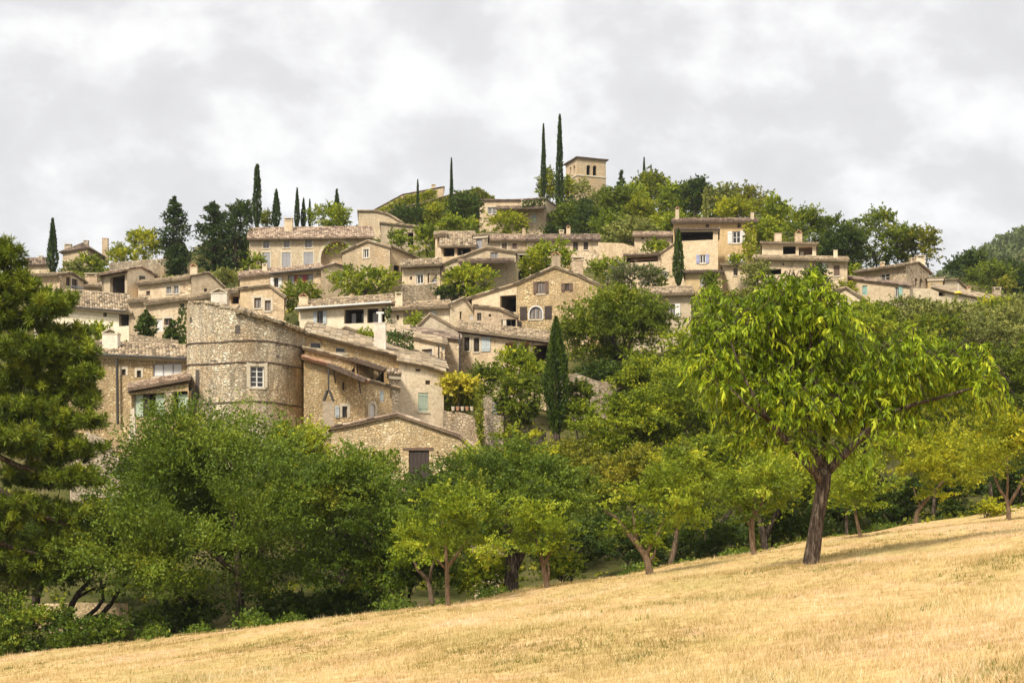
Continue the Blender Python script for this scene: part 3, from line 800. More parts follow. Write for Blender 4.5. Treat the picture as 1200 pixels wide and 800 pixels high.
def pine(label, base, seed, tufts, limbs_):
    """long-needled pine: traced limbs, needle tufts along them"""
    px, py, D = base; s = D / F; g = np.random.default_rng(seed); b = P(px, py, D)
    root = empty('pine_tree', b); tag(root, label, 'tree'); CTRL.append((b.x, b.y, b.z))
    mb = MB()
    for pl in limbs_:
        mb.tube([P(e[0], e[1], D) + Vector((0, e[3] if len(e) > 3 else 0, 0)) for e in pl], [e[2] * s / 2 for e in pl], 8, wob=.06)
    mb.build('trunk', M['bark'], root, smooth=True)
    C_, T_, DR = [], [], []
    for (x, y, w, h, n) in tufts:          # clumps in pixels, n tufts each
        n = int(n * 2.0)
        cen = np.array(P(x, y, D)); r = np.array([w * s * .56, (w + h) * s / 4, h * s * .35])
        cen[1] += g.uniform(-.8, .8)
        dn = sph(n, g); q = cen + dn * r * (g.random(n) ** .4)[:, None]
        C_.append(q); T_.append(np.clip(g.normal(.40, .15, n) + .2 * dn[:, 2], 0, 1)); DR.append(dn * np.array([1, 1, .5]) + np.array([0, 0, .55]))  # clump tops tinted brighter, painting in light from above
    C_ = np.concatenate(C_); T_ = np.concatenate(T_); DR = unit(np.concatenate(DR))
    per = 72; n = len(C_) * per
    d = np.repeat(DR, per, 0) * .6 + sph(n, g)
    d = unit(d); ln = .29 * g.uniform(.7, 1.25, n)
    c = np.repeat(C_, per, 0) + d * ln[:, None] * .55 + np.repeat(DR, per, 0) * (g.uniform(-.22, .12, n))[:, None]
    v = leaf_quads(c, d, ln, np.full(n, .040), g, .1)
    raw_mesh('crown', v, n, 4, np.repeat(T_, per) + g.normal(0, .12, n) + .12, M['pine'], root, b)
    return root
# ------------------------------------------------------------------ the village, from the hilltop down
# bell tower
H('bell_tower', 'square stone bell tower with twin arched openings standing on the hilltop', (663, 243.6), (676.5, 239), [(663, 193.4), (676.5, 185)], 240, C=(710, 240.8),
  mode='pyramid', rise=.5, wall='beige', wallR='coursed', roof='brown', ov=.45, cornice=False, cat='bell tower', bury=6,
  ops=[('open', 668.6, 200, 1.8, 9, dict(arch=1, deep=1.2, name='belfry_opening')), ('open', 672.9, 199, 1.9, 10, dict(arch=1, deep=1.2, name='belfry_opening'))],
  rops=[('open', 689.6, 199.5, 4.6, 12, dict(arch=1, deep=1.2, name='belfry_opening')), ('open', 697, 200, 4.6, 12, dict(arch=1, deep=1.2, name='belfry_opening'))])
_t = HOUSES['square stone bell tower with twin arched openings standing on the hilltop']
mb = MB()
a_, b_, c_ = PXY(663, 243.6), PXY(676.5, 239), PXY(710, 240.8)
for q0, q1 in ((a_, b_), (b_, c_)):
    f_ = Face(q0, q1); z_ = P(690, 207.6, 240).z
    mb.bar(f_.pt(-.1, z_, -.05), f_.pt(f_.L + .1, z_, -.05) - f_.pt(-.1, z_, -.05), Vector((f_.n.x, f_.n.y, 0)) * .16, (0, 0, .22))
mb.build('string_course', M['trim'], _t)

H('ruined_gable', 'ivy covered ruin with a stone chimney stub at the top of the hill', (437, 226), (520, 224), [(437, 248), (472, 229), (520, 220)], 262, dep=5, wall='coursed', roof='brown', ov=.1, ovf=.05,
  ch=[(508, 216.5, 222, 5, 226, 'coursed', 'flat')], cat='ruin', bury=5)
H('ruined_house', 'long ivy covered ruin with two slopes below the hilltop ruin', (447, 219), (578, 216), [(447, 251), (493, 239), (531, 229), (560, 222), (578, 234)], 268, dep=6, wall='grey', roof='brown', ov=.2, ovf=.12, cat='ruin', bury=5)
H('long_house', 'beige house with a pale window under the two tallest cypresses', (562, 206), (639.5, 204.5), [(562, 236), (605, 236), (639.5, 234)], 275, dep=7, C=(659.5, 208.5), wall='beige', roof='brown', ov=.1, ovf=.25, wallR='coursed', topback=-.75,
  ops=[('win', 576.5, 247, 10, 8, dict(pane='curtain', sur=1)), ('win', 626, 256, 5.5, 9, dict(sh='closed', shm='blue')), ('slit', 612, 239.5, 3, 4)],
  rops=[('win', 651, 254.5, 4.5, 11, dict(sur=1, sh='closed', shm='greyp'))], ch=[(613, 234.5, 244, 5, 205, 'pale', 'flat')])
_t = HOUSES['beige house with a pale window under the two tallest cypresses']
mb = MB(); roof_quad(mb, P(582, 245, 203.2), P(639, 243.5, 202.2), P(639, 241.5, 204.4), P(582, 242.6, 205.4), .1, .1); mb.build('lean_to_roof', M['brown'], _t)

H('shed', 'pale stone shed with a collapsed curved roof above the manor roof', (420, 196), (473, 194), [(420, 248), (441, 248.5), (455, 252), (473, 263)], 268, dep=6, wall='coursed', roof='tan', ov=.1, ovf=.25, cat='shed')
H('stone_house', 'stone house with a dark doorway behind the manor, right of the palm like bush', (446, 186), (512, 184), [(446, 262), (512, 269)], 296, dep=6, wall='grey', roof='tan', ov=.2, ovf=.25,
  ops=[('open', 481, 281, 6.5, 17, dict(name='doorway', deep=1.5)), ('slit', 496, 277, 4, 5), ('slit', 459, 275, 3, 4)])
# big manor
H('manor_house', 'long golden manor with grey shutters and a wide blind arch', (292, 166), (436, 163.5), [(292, 279.5), (436, 277.5)], 320, dep=9, rp=264, mode='side', rise=2.0, rf=.5, wall='coursed', roof='pink', ov=.75, ovf=.2, fascia_shade='fascia_shade',
  ops=[('win', 312, 286.5, 7, 9, dict(sur=1, pane='curtain', frame='greyp')), ('win', 336, 286, 7, 8, dict(sur=1, pane='curtain', frame='greyp')), ('win', 361.5, 285.5, 8, 9, dict(sur=1, pane='curtain', frame='greyp')),
       ('win', 312, 306, 9, 20, dict(sur=1, sh='closed', shm='greyp')), ('win', 335.5, 305.5, 10, 19, dict(sur=1, sh='closed', shm='greyp')), ('win', 361.5, 303.5, 11, 16, dict(sur=1, sh='closed', shm='greyp')),
       ('open', 394.5, 296.5, 37, 28, dict(arch=1, deep=.9, inner='coursed', sur=1, surw=.3, name='arch_recess'))],
  ch=[(338.5, 256, 270, 10, 168, 'pale', 'flat')], cat='manor')
# far left skyline houses
H('hip_roof_house', 'beige house with a hipped roof and three chimneys on the left skyline', (73.5, 197), (103, 193), [(73.5, 295), (103, 291)], 312, C=(121, 199), mode='hip', rise=1.3, wall='beige', roof='brown', ov=.5, cornice=False,
  ch=[(80, 286.5, 294, 8, 199, 'grey', 'flat'), (101, 282, 290, 6, 199, 'grey', 'flat'), (123.5, 280, 300, 7, 200, 'beige', 'open')])
H('small_house', 'small house with a chimney half hidden behind the leftmost cypress', (30, 186), (58, 185), [(30, 311), (58, 310)], 325, dep=5, mode='side', rise=1.1, wall='beige', roof='brown', ch=[(48, 300, 309, 5, 187, 'grey', 'flat')])
H('ruined_tower', 'crumbling stone tower behind the dark conifers on the left', (191, 178), (224, 177), [(191, 300), (197, 290), (208, 280), (216, 284), (224, 300)], 318, dep=4, wall='rubble_grey', roofless=True, cat='ruin')
H('terrace_wall', 'long rubble garden wall below the yellow green tree on the left', (128, 172), (192, 171), [(128, 308), (160, 305), (192, 303)], 330, dep=.6, wall='rubble_grey', roofless=True, cat='garden wall')

# central upper village
H('turret_house', 'narrow roofed turret with a dark window beside the steep tan roof', (510, 152), (523, 151), [(510, 276), (523, 275)], 300, dep=3.2, mode='side', rise=.5, wall='beige', roof='tan', ov=.45, ops=[('open', 515.5, 284, 6, 12, dict(deep=1.2, name='window_opening'))])
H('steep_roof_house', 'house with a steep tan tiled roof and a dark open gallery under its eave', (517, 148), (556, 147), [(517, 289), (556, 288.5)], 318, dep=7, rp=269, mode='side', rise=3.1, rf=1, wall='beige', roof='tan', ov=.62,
  ops=[('open', 526, 295.5, 13, 10, dict(deep=1.6, name='gallery')), ('open', 543.5, 294.5, 16, 9, dict(deep=1.6, name='gallery', back=[(.1, .18, .1, .9, 'whitep')]))], fascia_shade='fascia_shade')
H('weathered_house', 'stone house with a weathered closed doorway against the steep roof', (555, 149), (571.5, 149), [(555, 277.5), (571.5, 276)], 306, dep=4, mode='side', rise=.4, wall='grey', roof='tan', ov=.15,
  ops=[('door', 561.5, 285, 7, 12, dict(frame='greyp'))])
H('long_house', 'long low house with small brown shuttered windows and a pinkish roof end', (572, 168), (617.5, 168), [(572, 281.5), (617.5, 281.5)], 312, dep=7, rp=272.5, mode='side', rise=1.7, wall='beige', roof='pink', ov=.5,
  ops=[('win', 591, 288.5, 6, 8, dict(sh='closed', shm='wood2', sur=1)), ('win', 603, 288.5, 5, 7, dict(sh='closed', shm='wood2'))], ch=[(614, 268, 276, 4, 171, 'beige', 'open')])
H('long_house', 'long low house with dark shutters and a brown roof right of the pink roof', (617.8, 167), (702, 166), [(617.8, 282), (702, 281.5)], 314, dep=7, rp=272.5, mode='side', rise=1.7, wall='beige', roof='brown', ov=.5,
  ops=[('win', 628.5, 286.5, 6, 10, dict(sh='closed', shm='wood')), ('win', 674.5, 287.5, 5.5, 11, dict(sh='closed', shm='wood')), ('win', 686.5, 287.5, 5.5, 10, dict(sh='closed', shm='wood'))],
  ch=[(666, 265, 277, 5, 170, 'pale', 'tent'), (658, 270, 278, 6, 171, 'pale', 'flat')])
H('stone_house', 'tall golden house with a broad low gable behind the umbrella shaped tree', (519, 143), (604.5, 142), [(519, 311), (534, 305), (570, 291.5), (604.5, 297)], 352, dep=7, wall='coursed', roof='tan', ov=.15, ovf=.2,
  ops=[('win', 579, 299.5, 9, 8, dict(frame='greyp', pane='curtain')), ('slit', 570, 312, 9, 2.5)])
_t = HOUSES['tall golden house with a broad low gable behind the umbrella shaped tree']
mb = MB(); roof_quad(mb, P(539, 307.5, 140.4), P(600, 306, 139.6), P(600, 303.6, 141.8), P(539, 304.6, 142.5), .1, .15); mb.build('awning_roof', M['brown'], _t)
H('narrow_house', 'narrow pale house with a large dark square opening beside the golden gabled house', (605.2, 143), (622, 143), [(605.2, 296), (622, 296.5)], 340, dep=5, mode='side', rise=.4, wall='pale', roof='tan', ov=.2,
  ops=[('open', 614, 303, 11, 12, dict(deep=1.8, name='open_bay', sur=1)), ('open', 614, 321, 13, 14, dict(arch=1, deep=1.2, name='archway')), ('slit', 614, 312.5, 12, 2)])
H('gable_house', 'golden stone house with a low gable and one small window right of the manor arch', (401, 151), (457, 149), [(401, 297), (431.5, 283.5), (457, 291)], 342, dep=7, wall='coursed', roof='tan', ov=.1, ovf=.2,
  ops=[('win', 429, 297, 6, 10, dict(sur=1)), ('win', 428, 317, 10, 5, dict(sur=1, pane='curtain'))])
H('stone_wing', 'low stone wing with sloping roof between the small gable and the bushes', (457.3, 151), (489, 153), [(457.3, 289.5), (489, 303.5)], 342, dep=6, wall='coursed', roof='tan', ov=.58, ovf=.3, cat='house wing', ops=[('open', 465, 317, 7, 12, dict(name='window_opening', deep=1))])
H('eave_house', 'house with a deep brown eave, a white framed door and a barred window', (471, 141), (516, 139), [(471, 312), (516, 310)], 352, dep=6, rp=301, mode='side', rise=1.2, wall='beige', roof='tan', ov=.9, fascia_shade='fascia_shade',
  ops=[('win', 492, 327, 7.5, 11, dict(sur=1, frame='whitep')), ('win', 507.5, 326, 9, 10, dict(mul=(3, 3), frame='greyp', pane='curtain')), ('open', 502.5, 326.5, 3, 12, dict(deep=.8, name='niche')), ('slit', 481.5, 326, 3, 4)])
H('terrace_wall', 'stone terrace wall under the white framed door', (468, 136), (512, 135), [(468, 333), (490, 334), (512, 333)], 352, dep=.8, wall='rubble_grey', roofless=True, cat='terrace wall')
# curtained house
H('house_wing', 'low beige wing with a chimney left of the red curtained window', (281, 143), (321, 141), [(281, 325), (321, 320.5)], 348, dep=5, rp=314, mode='side', rise=1.0, wall='beige', roof='pink', ov=.45, ch=[(310.5, 309.5, 320, 6, 143, 'pale', 'flat')], cat='house wing')
H('curtained_house', 'beige house with red and pale curtains in a wide window band', (320.5, 140), (376, 138.5), [(320.5, 321.5), (376, 315.5)], 356, dep=6, rp=309.5, mode='side', rise=1.0, wall='beige', roof='pink', ov=.52, gutter='m',
  ops=[('win', 352, 327, 30, 11, dict(mul=(4, 1), pane='curtain', frame='wood2', sill=1)), ('win', 324, 331, 5, 11, dict(sh='both', shm='whitep', shw=.8, frame='wood'))])
_t = HOUSES['beige house with red and pale curtains in a wide window band']
f_ = Face(PXY(320.5, 140), PXY(376, 138.5))
for x0, x1, k in ((344, 350, 'cloth'), (353.5, 358.5, 'cloth'), (360, 365, 'curtain')):
    u0, z0 = f_.map(x0, 332); u1, z1 = f_.map(x1, 322); mb = MB()
    kf = 6
    for i in range(kf):
        ua, ub = u0 + (u1 - u0) * i / kf, u0 + (u1 - u0) * (i + 1) / kf
        mb.quad(f_.pt(ua, z0, -.125 + .02 * (i % 2)), f_.pt(ub, z0, -.125 + .02 * ((i + 1) % 2)), f_.pt(ub, z1, -.125 + .02 * ((i + 1) % 2)), f_.pt(ua, z1, -.125 + .02 * (i % 2)))
    mb.build('curtain', M[k], _t)
H('house_wing', 'plain rendered gable wing with a turquoise shutter right of the red curtains', (376.3, 138), (404, 139.5), [(376.3, 315), (392, 310.5), (404, 314)], 356, dep=6, wall='beige', roof='pink', ov=.1, ovf=.15, cat='house wing',
  ops=[('door', 399.5, 326, 5, 13, dict(frame='turq', name='shutter'))])
H('cottage', 'low beige cottage with twin white framed windows above the stone round tower', (162, 138), (224, 136), [(162, 334), (224, 326.5)], 356, dep=6, rp=323, mode='side', rise=.9, wall='beige', roof='tan', ov=.52,
  ops=[('win', 198, 340, 6, 8, dict(sur=1, frame='greyp', pane='curtain')), ('win', 206.5, 339.5, 6, 9, dict(sur=1, frame='greyp', pane='curtain')), ('slit', 173.5, 343.5, 4.5, 5.5)])
H('house_wing', 'beige gable wing with a square chimney next to the twin white framed windows', (224.3, 135), (262, 137), [(224.3, 324.5), (245, 321), (262, 337)], 356, dep=6, wall='beige', roof='tan', ov=.15, ovf=.12, ch=[(227.5, 310, 324, 8.5, 136.5, 'pale', 'tent')], cat='house wing',
  ops=[('slit', 241, 340, 4, 4)])
H('corner_house', 'pale gabled house with tall dark openings on the left of the village', (117.5, 143.5), (149, 140), [(117.5, 322.5), (149, 317)], 352, C=(181, 143), rp=312.5, mode='side', rise=.75, wall='pale', wallR='cream', roof='pink', ov=.7, fascia_shade='wood2',
  ops=[('open', 118.9 + 1.2, 331, 4, 22, dict(deep=1.5)), ('open', 137.5, 335.5, 17.5, 25, dict(deep=1.8, back=[(.62, .95, .0, .5, 'whitep')], name='tall_bay'))])
H('corner_house', 'beige house with a small balcony at the left edge of the village', (40, 133), (70, 130), [(40, 324), (70, 322.5)], 358, C=(98, 133.5), rp=317.5, mode='side', rise=.9, wall='beige', roof='tan', ov=.58,
  rops=[('win', 80, 330, 5, 11, dict(frame='wood2')), ('win', 87.5, 333, 7, 12, dict(frame='wood2', sur=1))])
_t = HOUSES['beige house with a small balcony at the left edge of the village']
f_ = Face(PXY(70, 130), PXY(98, 133.5)); mb = MB()
for i in range(9):
    u_, z_ = f_.map(80 + i * 1.6, 342); mb.bar(f_.pt(u_, z_, .3), f_.pt(u_ + .05, z_, .3) - f_.pt(u_, z_, .3), Vector((f_.n.x, f_.n.y, 0)) * .05, (0, 0, .5))
u0, z0 = f_.map(79.5, 342); u1, _ = f_.map(94, 342); mb.bar(f_.pt(u0, z0 + .5, .3), f_.pt(u1, z0, .3) - f_.pt(u0, z0, .3), Vector((f_.n.x, f_.n.y, 0)) * .06, (0, 0, .07))
mb.build('balcony_rail', M['greyp'], _t)
H('chimney_house', 'squat rendered block with a tile topped chimney beside the tall dark openings', (98, 137), (117, 136), [(98, 335), (117, 336)], 360, dep=4, mode='side', rise=.6, wall='pale', roof='tan', ch=[(108, 321, 340, 15, 137.4, 'beige', 'flat')])
H('low_house', 'low cream house with a broad tiled roof at the left edge of the village', (40, 125), (152, 121), [(40, 356), (152, 366)], 392, dep=8, rp=338, mode='side', rise=2.7, rf=.6, wall='cream', roof='tan', ov=.62,
  ops=[('slit', 75, 369, 3.5, 5), ('slit', 123, 368.5, 4.5, 5), ('open', 145.3, 374.5, 12, 15, dict(deep=1.8, rail=1, name='covered_balcony'))], gutter='m')
H('house', 'beige house behind the clipped conical shrubs, left part with short roof', (151, 121), (171, 120.3), [(151, 354.5), (171, 353)], 402, dep=5, rp=346, mode='side', rise=.9, wall='beige', roof='tan', ov=.52)
H('house', 'beige house with white door panels behind the clipped conical shrubs', (171.3, 119.5), (224, 118), [(171.3, 357.5), (224, 350.5)], 402, dep=6, rp=346, mode='side', rise=1.1, wall='beige', roof='tan', ov=.5,
  ops=[('door', 187, 381, 8, 15, dict(frame='whitep', name='door')), ('win', 197, 377, 9, 8, dict(frame='wood2', sur=1)), ('win', 213.5, 358, 5, 5, dict(frame='wood'))])
H('house', 'house with a broad white chimney right behind the round tower', (222, 114), (281, 113), [(222, 352), (281, 342)], 388, dep=5, rp=338.5, mode='side', rise=.7, wall='beige', roof='tan', ov=.45, ch=[(258, 340, 360, 20, 111.5, 'white', 'tent')],
  ops=[('open', 275.5, 351.5, 9, 9, dict(deep=1.0, name='window_opening'))])
H('gable_house', 'small gabled house with two brown windows above the round tower roof', (281.3, 112), (333, 111), [(281.3, 340), (316, 336), (333, 349)], 388, dep=6, wall='beige', roof='tan', ov=.15, ovf=.2,
  ops=[('win', 302, 355, 8, 12, dict(frame='wood2', pane='curtain', sur=1)), ('win', 314, 358, 7, 12, dict(frame='wood2', pane='curtain', sur=1))])
# middle rows
H('white_house', 'white rendered house with pale blue shutters and an open loggia', (351, 126), (461, 124), [(351, 362.5), (461, 355)], 398, dep=7, rp=345.5, mode='side', rise=2.3, rf=.7, wall='cream', roof='tan', ov=.62, gutter='w',
  ops=[('win', 375.3, 371.5, 7, 15, dict(sh='both', shm='blue', shw=.6, frame='wood')), ('open', 427, 370, 48, 17, dict(deep=2.4, name='loggia', posts=[428, 445], back=[(.1, .2, .1, .8, 'greyp'), (.35, .5, .15, .75, 'glass'), (.62, .78, .15, .8, 'greyp')]))],
  ch=[(356, 345, 360, 11, 127.2, 'pale', 'tent')])
_t = HOUSES['white rendered house with pale blue shutters and an open loggia']
H('house', 'cream house with a pale blue door beside the open loggia', (455, 122.5), (527, 120.5), [(455, 363.5), (527, 360)], 398, dep=7, rp=350.5, mode='side', rise=1.9, rf=.7, wall='pale', roof='tan', ov=.62,
  ops=[('door', 479.5, 371, 14, 18, dict(frame='blue', name='garage_door')), ('win', 499, 366.5, 11, 11, dict(frame='wood', sh='right', shm='blue', shw=.6)), ('slit', 466, 372, 3, 6)],
  ch=[(467.5, 343, 360, 9, 123.6, 'pale', 'flat')])
H('gable_house', 'small cream gabled house with a slit window in the middle of the village', (527.3, 120), (563, 121), [(527.3, 358), (544, 350.5), (563, 378)], 398, dep=6, wall='pale', roof='tan', ov=.15, ovf=.15,
  ops=[('slit', 540, 369.5, 2.5, 9), ('win', 552.5, 372, 5, 6, dict(sh='closed', shm='whitep'))])
H('porch_house', 'pale low house with a ramshackle timber porch left of the arched window', (556, 119.3), (606, 118.5), [(556, 360), (585, 363), (606, 372)], 398, dep=5, wall='beige', roof='tan', ov=.1, ovf=.2,
  ops=[('win', 561.5, 371, 5, 9, dict(frame='wood2')), ('slit', 574, 359.5 + 10, 3, 3), ('open', 596, 380, 17, 12, dict(deep=1.6, name='porch', rail=1, posts=[591]))])
H('stone_house', 'tall stone house with an arched window and brown shutters in the centre of the village', (606, 122.5), (704, 121), [(606, 333.5), (650, 314), (676, 323), (704, 336.5)], 402, dep=8, wall='rubble_gold', roof='tan', ov=.1, ovf=.15,
  ops=[('win', 634, 337, 9.5, 14, dict(mul=(3, 1), frame='wood2', sh='both', shm='wood2', shw=.42, pane='curtain')), ('win', 664.5, 336.5, 5, 9, dict(frame='wood2', sh='both', shm='wood2', shw=.6)),
       ('win', 628, 366.5, 15, 14.5, dict(arch=1, mul=(3, 1), frame='wood2', sur=1, surm='whitep', surw=.1, sh='both', shm='wood', shw=.55, pane='curtain')), ('slit', 689, 349, 1.5, 4)],
  ch=[(651.5, 296.5, 318, 11, 123.5, 'coursed', 'tent'), (676.5, 302, 330, 14.5, 124, 'beige', 'flat'), (665.5, 312.5, 325, 4.5, 123.2, 'terra', 'tent')])
H('garage_wing', 'stone wing with a big black square opening left of the arched window', (553, 124.5), (605.7, 123), [(553, 350), (605.7, 333.8)], 392, dep=6, wall='pale', roof='tan', ov=.45, ovf=.15, cat='house wing',
  ops=[('open', 595.5, 356, 19, 20, dict(deep=3, name='open_bay', rail=0)), ('slit', 573, 359, 4, 3)])
# right upper group
H('garden_wall', 'pale sloping garden wall in front of the wooded hilltop', (701, 163), (750, 161), [(701, 284), (730, 285), (750, 291)], 306, dep=1.0, wall='beige', roofless=True, cat='garden wall')
H('cottage', 'small house with a pinkish roof above the covered terrace', (743.5, 172), (787, 171), [(743.5, 276.5), (787, 276.5)], 304, dep=6, rp=269.5, mode='side', rise=1.7, wall='beige', roof='pink', ov=.58,
  ops=[('win', 767.5, 281, 5, 8, dict(frame='wood')), ('slit', 753, 279, 3, 3)])
H('terrace_house', 'flat roofed terrace with a long dark opening above a blank wall', (732.5, 152), (774, 151), [(732.5, 300), (774, 299)], 340, dep=5, rp=296.5, mode='side', rise=.5, wall='beige', roof='brown', ov=.45, cornice=False,
  ops=[('open', 752.5, 304, 37, 6.5, dict(deep=2.0, name='covered_terrace', back=[(.05, .95, .55, .98, 'terra')]))])
H('plain_house', 'plain grey beige block with a low window left of the tall dark green cypress', (774.3, 150.5), (793, 150), [(774.3, 298), (793, 285)], 342, dep=5, wall='beige', roof='tan', ov=.1, ovf=.1, ops=[('win', 775.5 + 3, 322, 7, 8, dict(frame='greyp', pane='curtain', sur=1))])
H('ochre_house', 'tall ochre house with white shutters and a roofed black loggia', (789, 156), (886.5, 153), [(789, 260.5), (886.5, 260)], 326, dep=8, rp=253.5, mode='side', rise=1.5, wall='ochre', roof='brown', ov=.62,
  ops=[('win', 863, 278, 9.5, 14, dict(sh='both', shm='whitep', shw=.55, mul=(2, 2))), ('win', 863, 303, 10, 9, dict(sh='both', shm='whitep', shw=.5)), ('slit', 866, 264.6, 4, 4.5), ('slit', 829, 264.5, 4, 4)],
  ch=[(793.5, 243, 256, 4.5, 158, 'pale', 'tent'), (881.5, 250, 260, 4, 155, 'pale', 'open')])
H('loggia_wing', 'pale projecting wing with lilac shutters and a black open loggia', (792, 148.5), (841.5, 147.5), [(792, 269.5), (841.5, 269)], 326, dep=5, rp=266.5, mode='side', rise=.45, wall='pale', roof='brown', ov=.45, cat='house wing',
  ops=[('open', 815.5, 276, 40, 11.5, dict(deep=2.6, name='loggia')), ('win', 823.5, 303.5, 7, 10, dict(sh='both', shm='lilac', shw=.55))])
H('lower_wing', 'low wing with a tiled canopy and dark doorway under the lilac shutters', (803, 144.5), (846.5, 143.5), [(803, 319.5), (846.5, 319)], 350, dep=3, rp=314.5, mode='side', rise=.5, wall='ochre', roof='brown', ov=.6, cat='house wing',
  ops=[('open', 830, 328.5, 11, 14, dict(deep=1.5, name='doorway')), ('door', 822.5, 329, 4, 13, dict(frame='greyp'))])
H('terrace', 'rendered terrace block with planted top below the white shuttered windows', (846.8, 145.5), (880, 144.5), [(846.8, 311), (880, 310.5)], 350, dep=5, mode='side', rise=.35, wall='pale', roof='tan', ov=.52, cat='terrace',
  ops=[('win', 862, 318.5, 5, 8, dict(frame='wood'))])
H('hill_house', 'broad beige house with a flat tiled roof right of the ochre house', (884, 141.5), (993, 139.5), [(884, 303.5), (993, 306)], 350, dep=7, rp=297.5, mode='side', rise=.9, wall='beige', roof='tan', ov=.62,
  ops=[('open', 906.5, 318.5, 18, 6.5, dict(deep=1.4, name='window_band', back=[(.1, .25, .1, .9, 'whitep')])), ('win', 960, 311.5, 7, 9, dict(frame='wood', sh='right', shm='whitep', shw=.35)), ('slit', 918, 309.5, 2, 3), ('win', 980.5, 317, 7, 12, dict(sh='closed', shm='wood2'))],
  ch=[(979, 294, 304, 4.5, 142, 'pale', 'open')])
H('upper_loggia', 'small upper storey with a black loggia and two chimneys on the broad beige house', (893, 145.5), (956.5, 144.5), [(893, 285.5), (956.5, 286.5)], 302, dep=5, rp=283, mode='side', rise=.55, wall='pale', roof='tan', ov=.52, cat='upper storey', bury=.8,
  ops=[('open', 925, 293, 15, 10, dict(deep=2.2, name='loggia')), ('open', 944, 294, 16, 10, dict(deep=1.4, name='loggia', inner='beige', back=[(.1, .35, 0, .6, 'whitep'), (.55, .8, 0, .9, 'wood2')]))],
  ch=[(911.5, 274.5, 286, 8.5, 146, 'beige', 'open'), (935.5, 271, 286, 8.5, 147, 'beige', 'tent')])
# right end of the village
H('corner_house', 'grey beige corner house with white windows at the right end of the village', (1004.5, 155), (1062, 149.5), [(1004.5, 319), (1062, 311)], 345, C=(1089, 154), rp=309.5, mode='side', rise=.6, rf=.5, wall='beige', wallR='beige', roof='tan', ov=.62,
  ops=[('win', 1037, 325, 11, 9, dict(mul=(2, 2), frame='whitep'))],
  rops=[('open', 1073.7, 330.5, 3.2, 10, dict(arch=1, deep=.8, name='arched_window')), ('open', 1079.3, 331, 3.2, 10, dict(arch=1, deep=.8, name='arched_window'))],
  ch=[(1034, 307.5, 314, 5, 153, 'beige', 'flat'), (1078, 300, 313, 11, 156, 'pale', 'flat'), (1071, 303, 313, 10, 157, 'beige', 'flat')])
H('long_wall_house', 'long low house with turquoise shutters below the corner house', (994, 143.5), (1066, 140), [(994, 327.5), (1066, 336.5)], 366, dep=5, topback=.95, wall='pale', roof='brown', ov=.2, ovf=.2,
  ops=[('door', 1013.5, 340, 6, 11, dict(frame='turq', name='shutter')), ('win', 1051, 342.5, 4.5, 12, dict(sh='right', shm='turq', shw=1.0))])
H('garden_wall', 'plain rendered wall right of the turquoise shutters', (1066.3, 141), (1100, 142), [(1066.3, 337.5), (1090, 338), (1100, 342)], 366, dep=.8, wall='pale', roofless=True, cat='garden wall')
H('gabled_shed', 'small pale gabled shed in front of the turquoise shuttered house', (964, 126), (1017, 125), [(964, 347), (991, 338.5), (1017, 355)], 372, dep=5, wall='pale', roof='tan', ov=.1, ovf=.15, cat='shed')
H('ochre_block', 'ochre block with a straight top behind the plain wall at the right end', (1087, 153), (1105, 153), [(1087, 327), (1105, 326.5)], 345, dep=4, mode='side', rise=.2, wall='ochre', roof='tan', ov=.05)
H('shed', 'long lean to shed with a sloping roof at the far right of the village', (1092, 146), (1160, 149), [(1092, 338), (1112, 343), (1160, 352)], 366, dep=5, topback=1.1, wall='pale', roof='tan', ov=.45, ovf=.3, cat='shed',
  ops=[('open', 1103, 344.5, 8, 5, dict(deep=1, name='open_bay'))], ch=[(1135, 336.5, 346, 4, 148, 'beige', 'tent')])
H('shed', 'pale roofed shed behind the yellow parasol', (1104, 158), (1132, 160), [(1104, 330), (1122, 329), (1132, 338)], 352, dep=4, wall='pale', roof='tan', ov=.2, ovf=.2, cat='shed')
H('small_house', 'last small house with a wide chimney at the right end of the village', (1150, 156), (1178, 157), [(1150, 349), (1178, 350)], 366, dep=4, mode='side', rise=.5, wall='beige', roof='tan', ch=[(1168, 337, 350, 9, 158, 'grey', 'flat')])
H('tiled_house', 'rendered house with a coarse tan tiled roof above the big dark oak', (742, 119), (810, 118), [(742, 347), (810, 344.5)], 400, dep=7, rp=333.5, mode='side', rise=2.0, rf=.6, wall='pale', roof='tan', ov=.58,
  ops=[('win', 786.5, 363.5, 9, 14, dict(sh='right', shm='whitep', shw=.7, frame='wood', pane='curtain'))])
# lower middle
H('big_roof_house', 'house with a long tan roof, grey gable end and pale blue shutter', (538, 112), (646, 109), [(538, 387), (646, 400.5)], 452, dep=7, rp=379, mode='side', rise=2.25, rf=.75, wall='beige', roof='tan', ov=.58, fascia_shade='fascia_shade',
  ops=[('win', 547, 403, 6.5, 16, dict(sur=1, frame='wood')), ('win', 558.5, 404, 6.5, 16, dict(sur=1, frame='wood', sh='right', shm='blue', shw=1.6)), ('open', 606, 412, 28, 22, dict(deep=2.6, name='porch', inner='beige', posts=[607])), ('open', 633, 414, 18, 20, dict(deep=2.0, name='porch'))])
H('grey_gable', 'windowless grey gable house left of the long tan roof', (486, 113), (538, 112.2), [(486, 388), (504.5, 369.5), (538, 388.5)], 450, dep=6, wall='grey', roof='tan', ov=.15, ovf=.1)
H('house', 'beige house with a dark roof edge between the grey gable and the downpipe', (482, 109.5), (538, 108.5), [(482, 391), (538, 399.5)], 450, dep=3, topback=.7, wall='beige', roof='brown', ov=.2, ovf=.2)
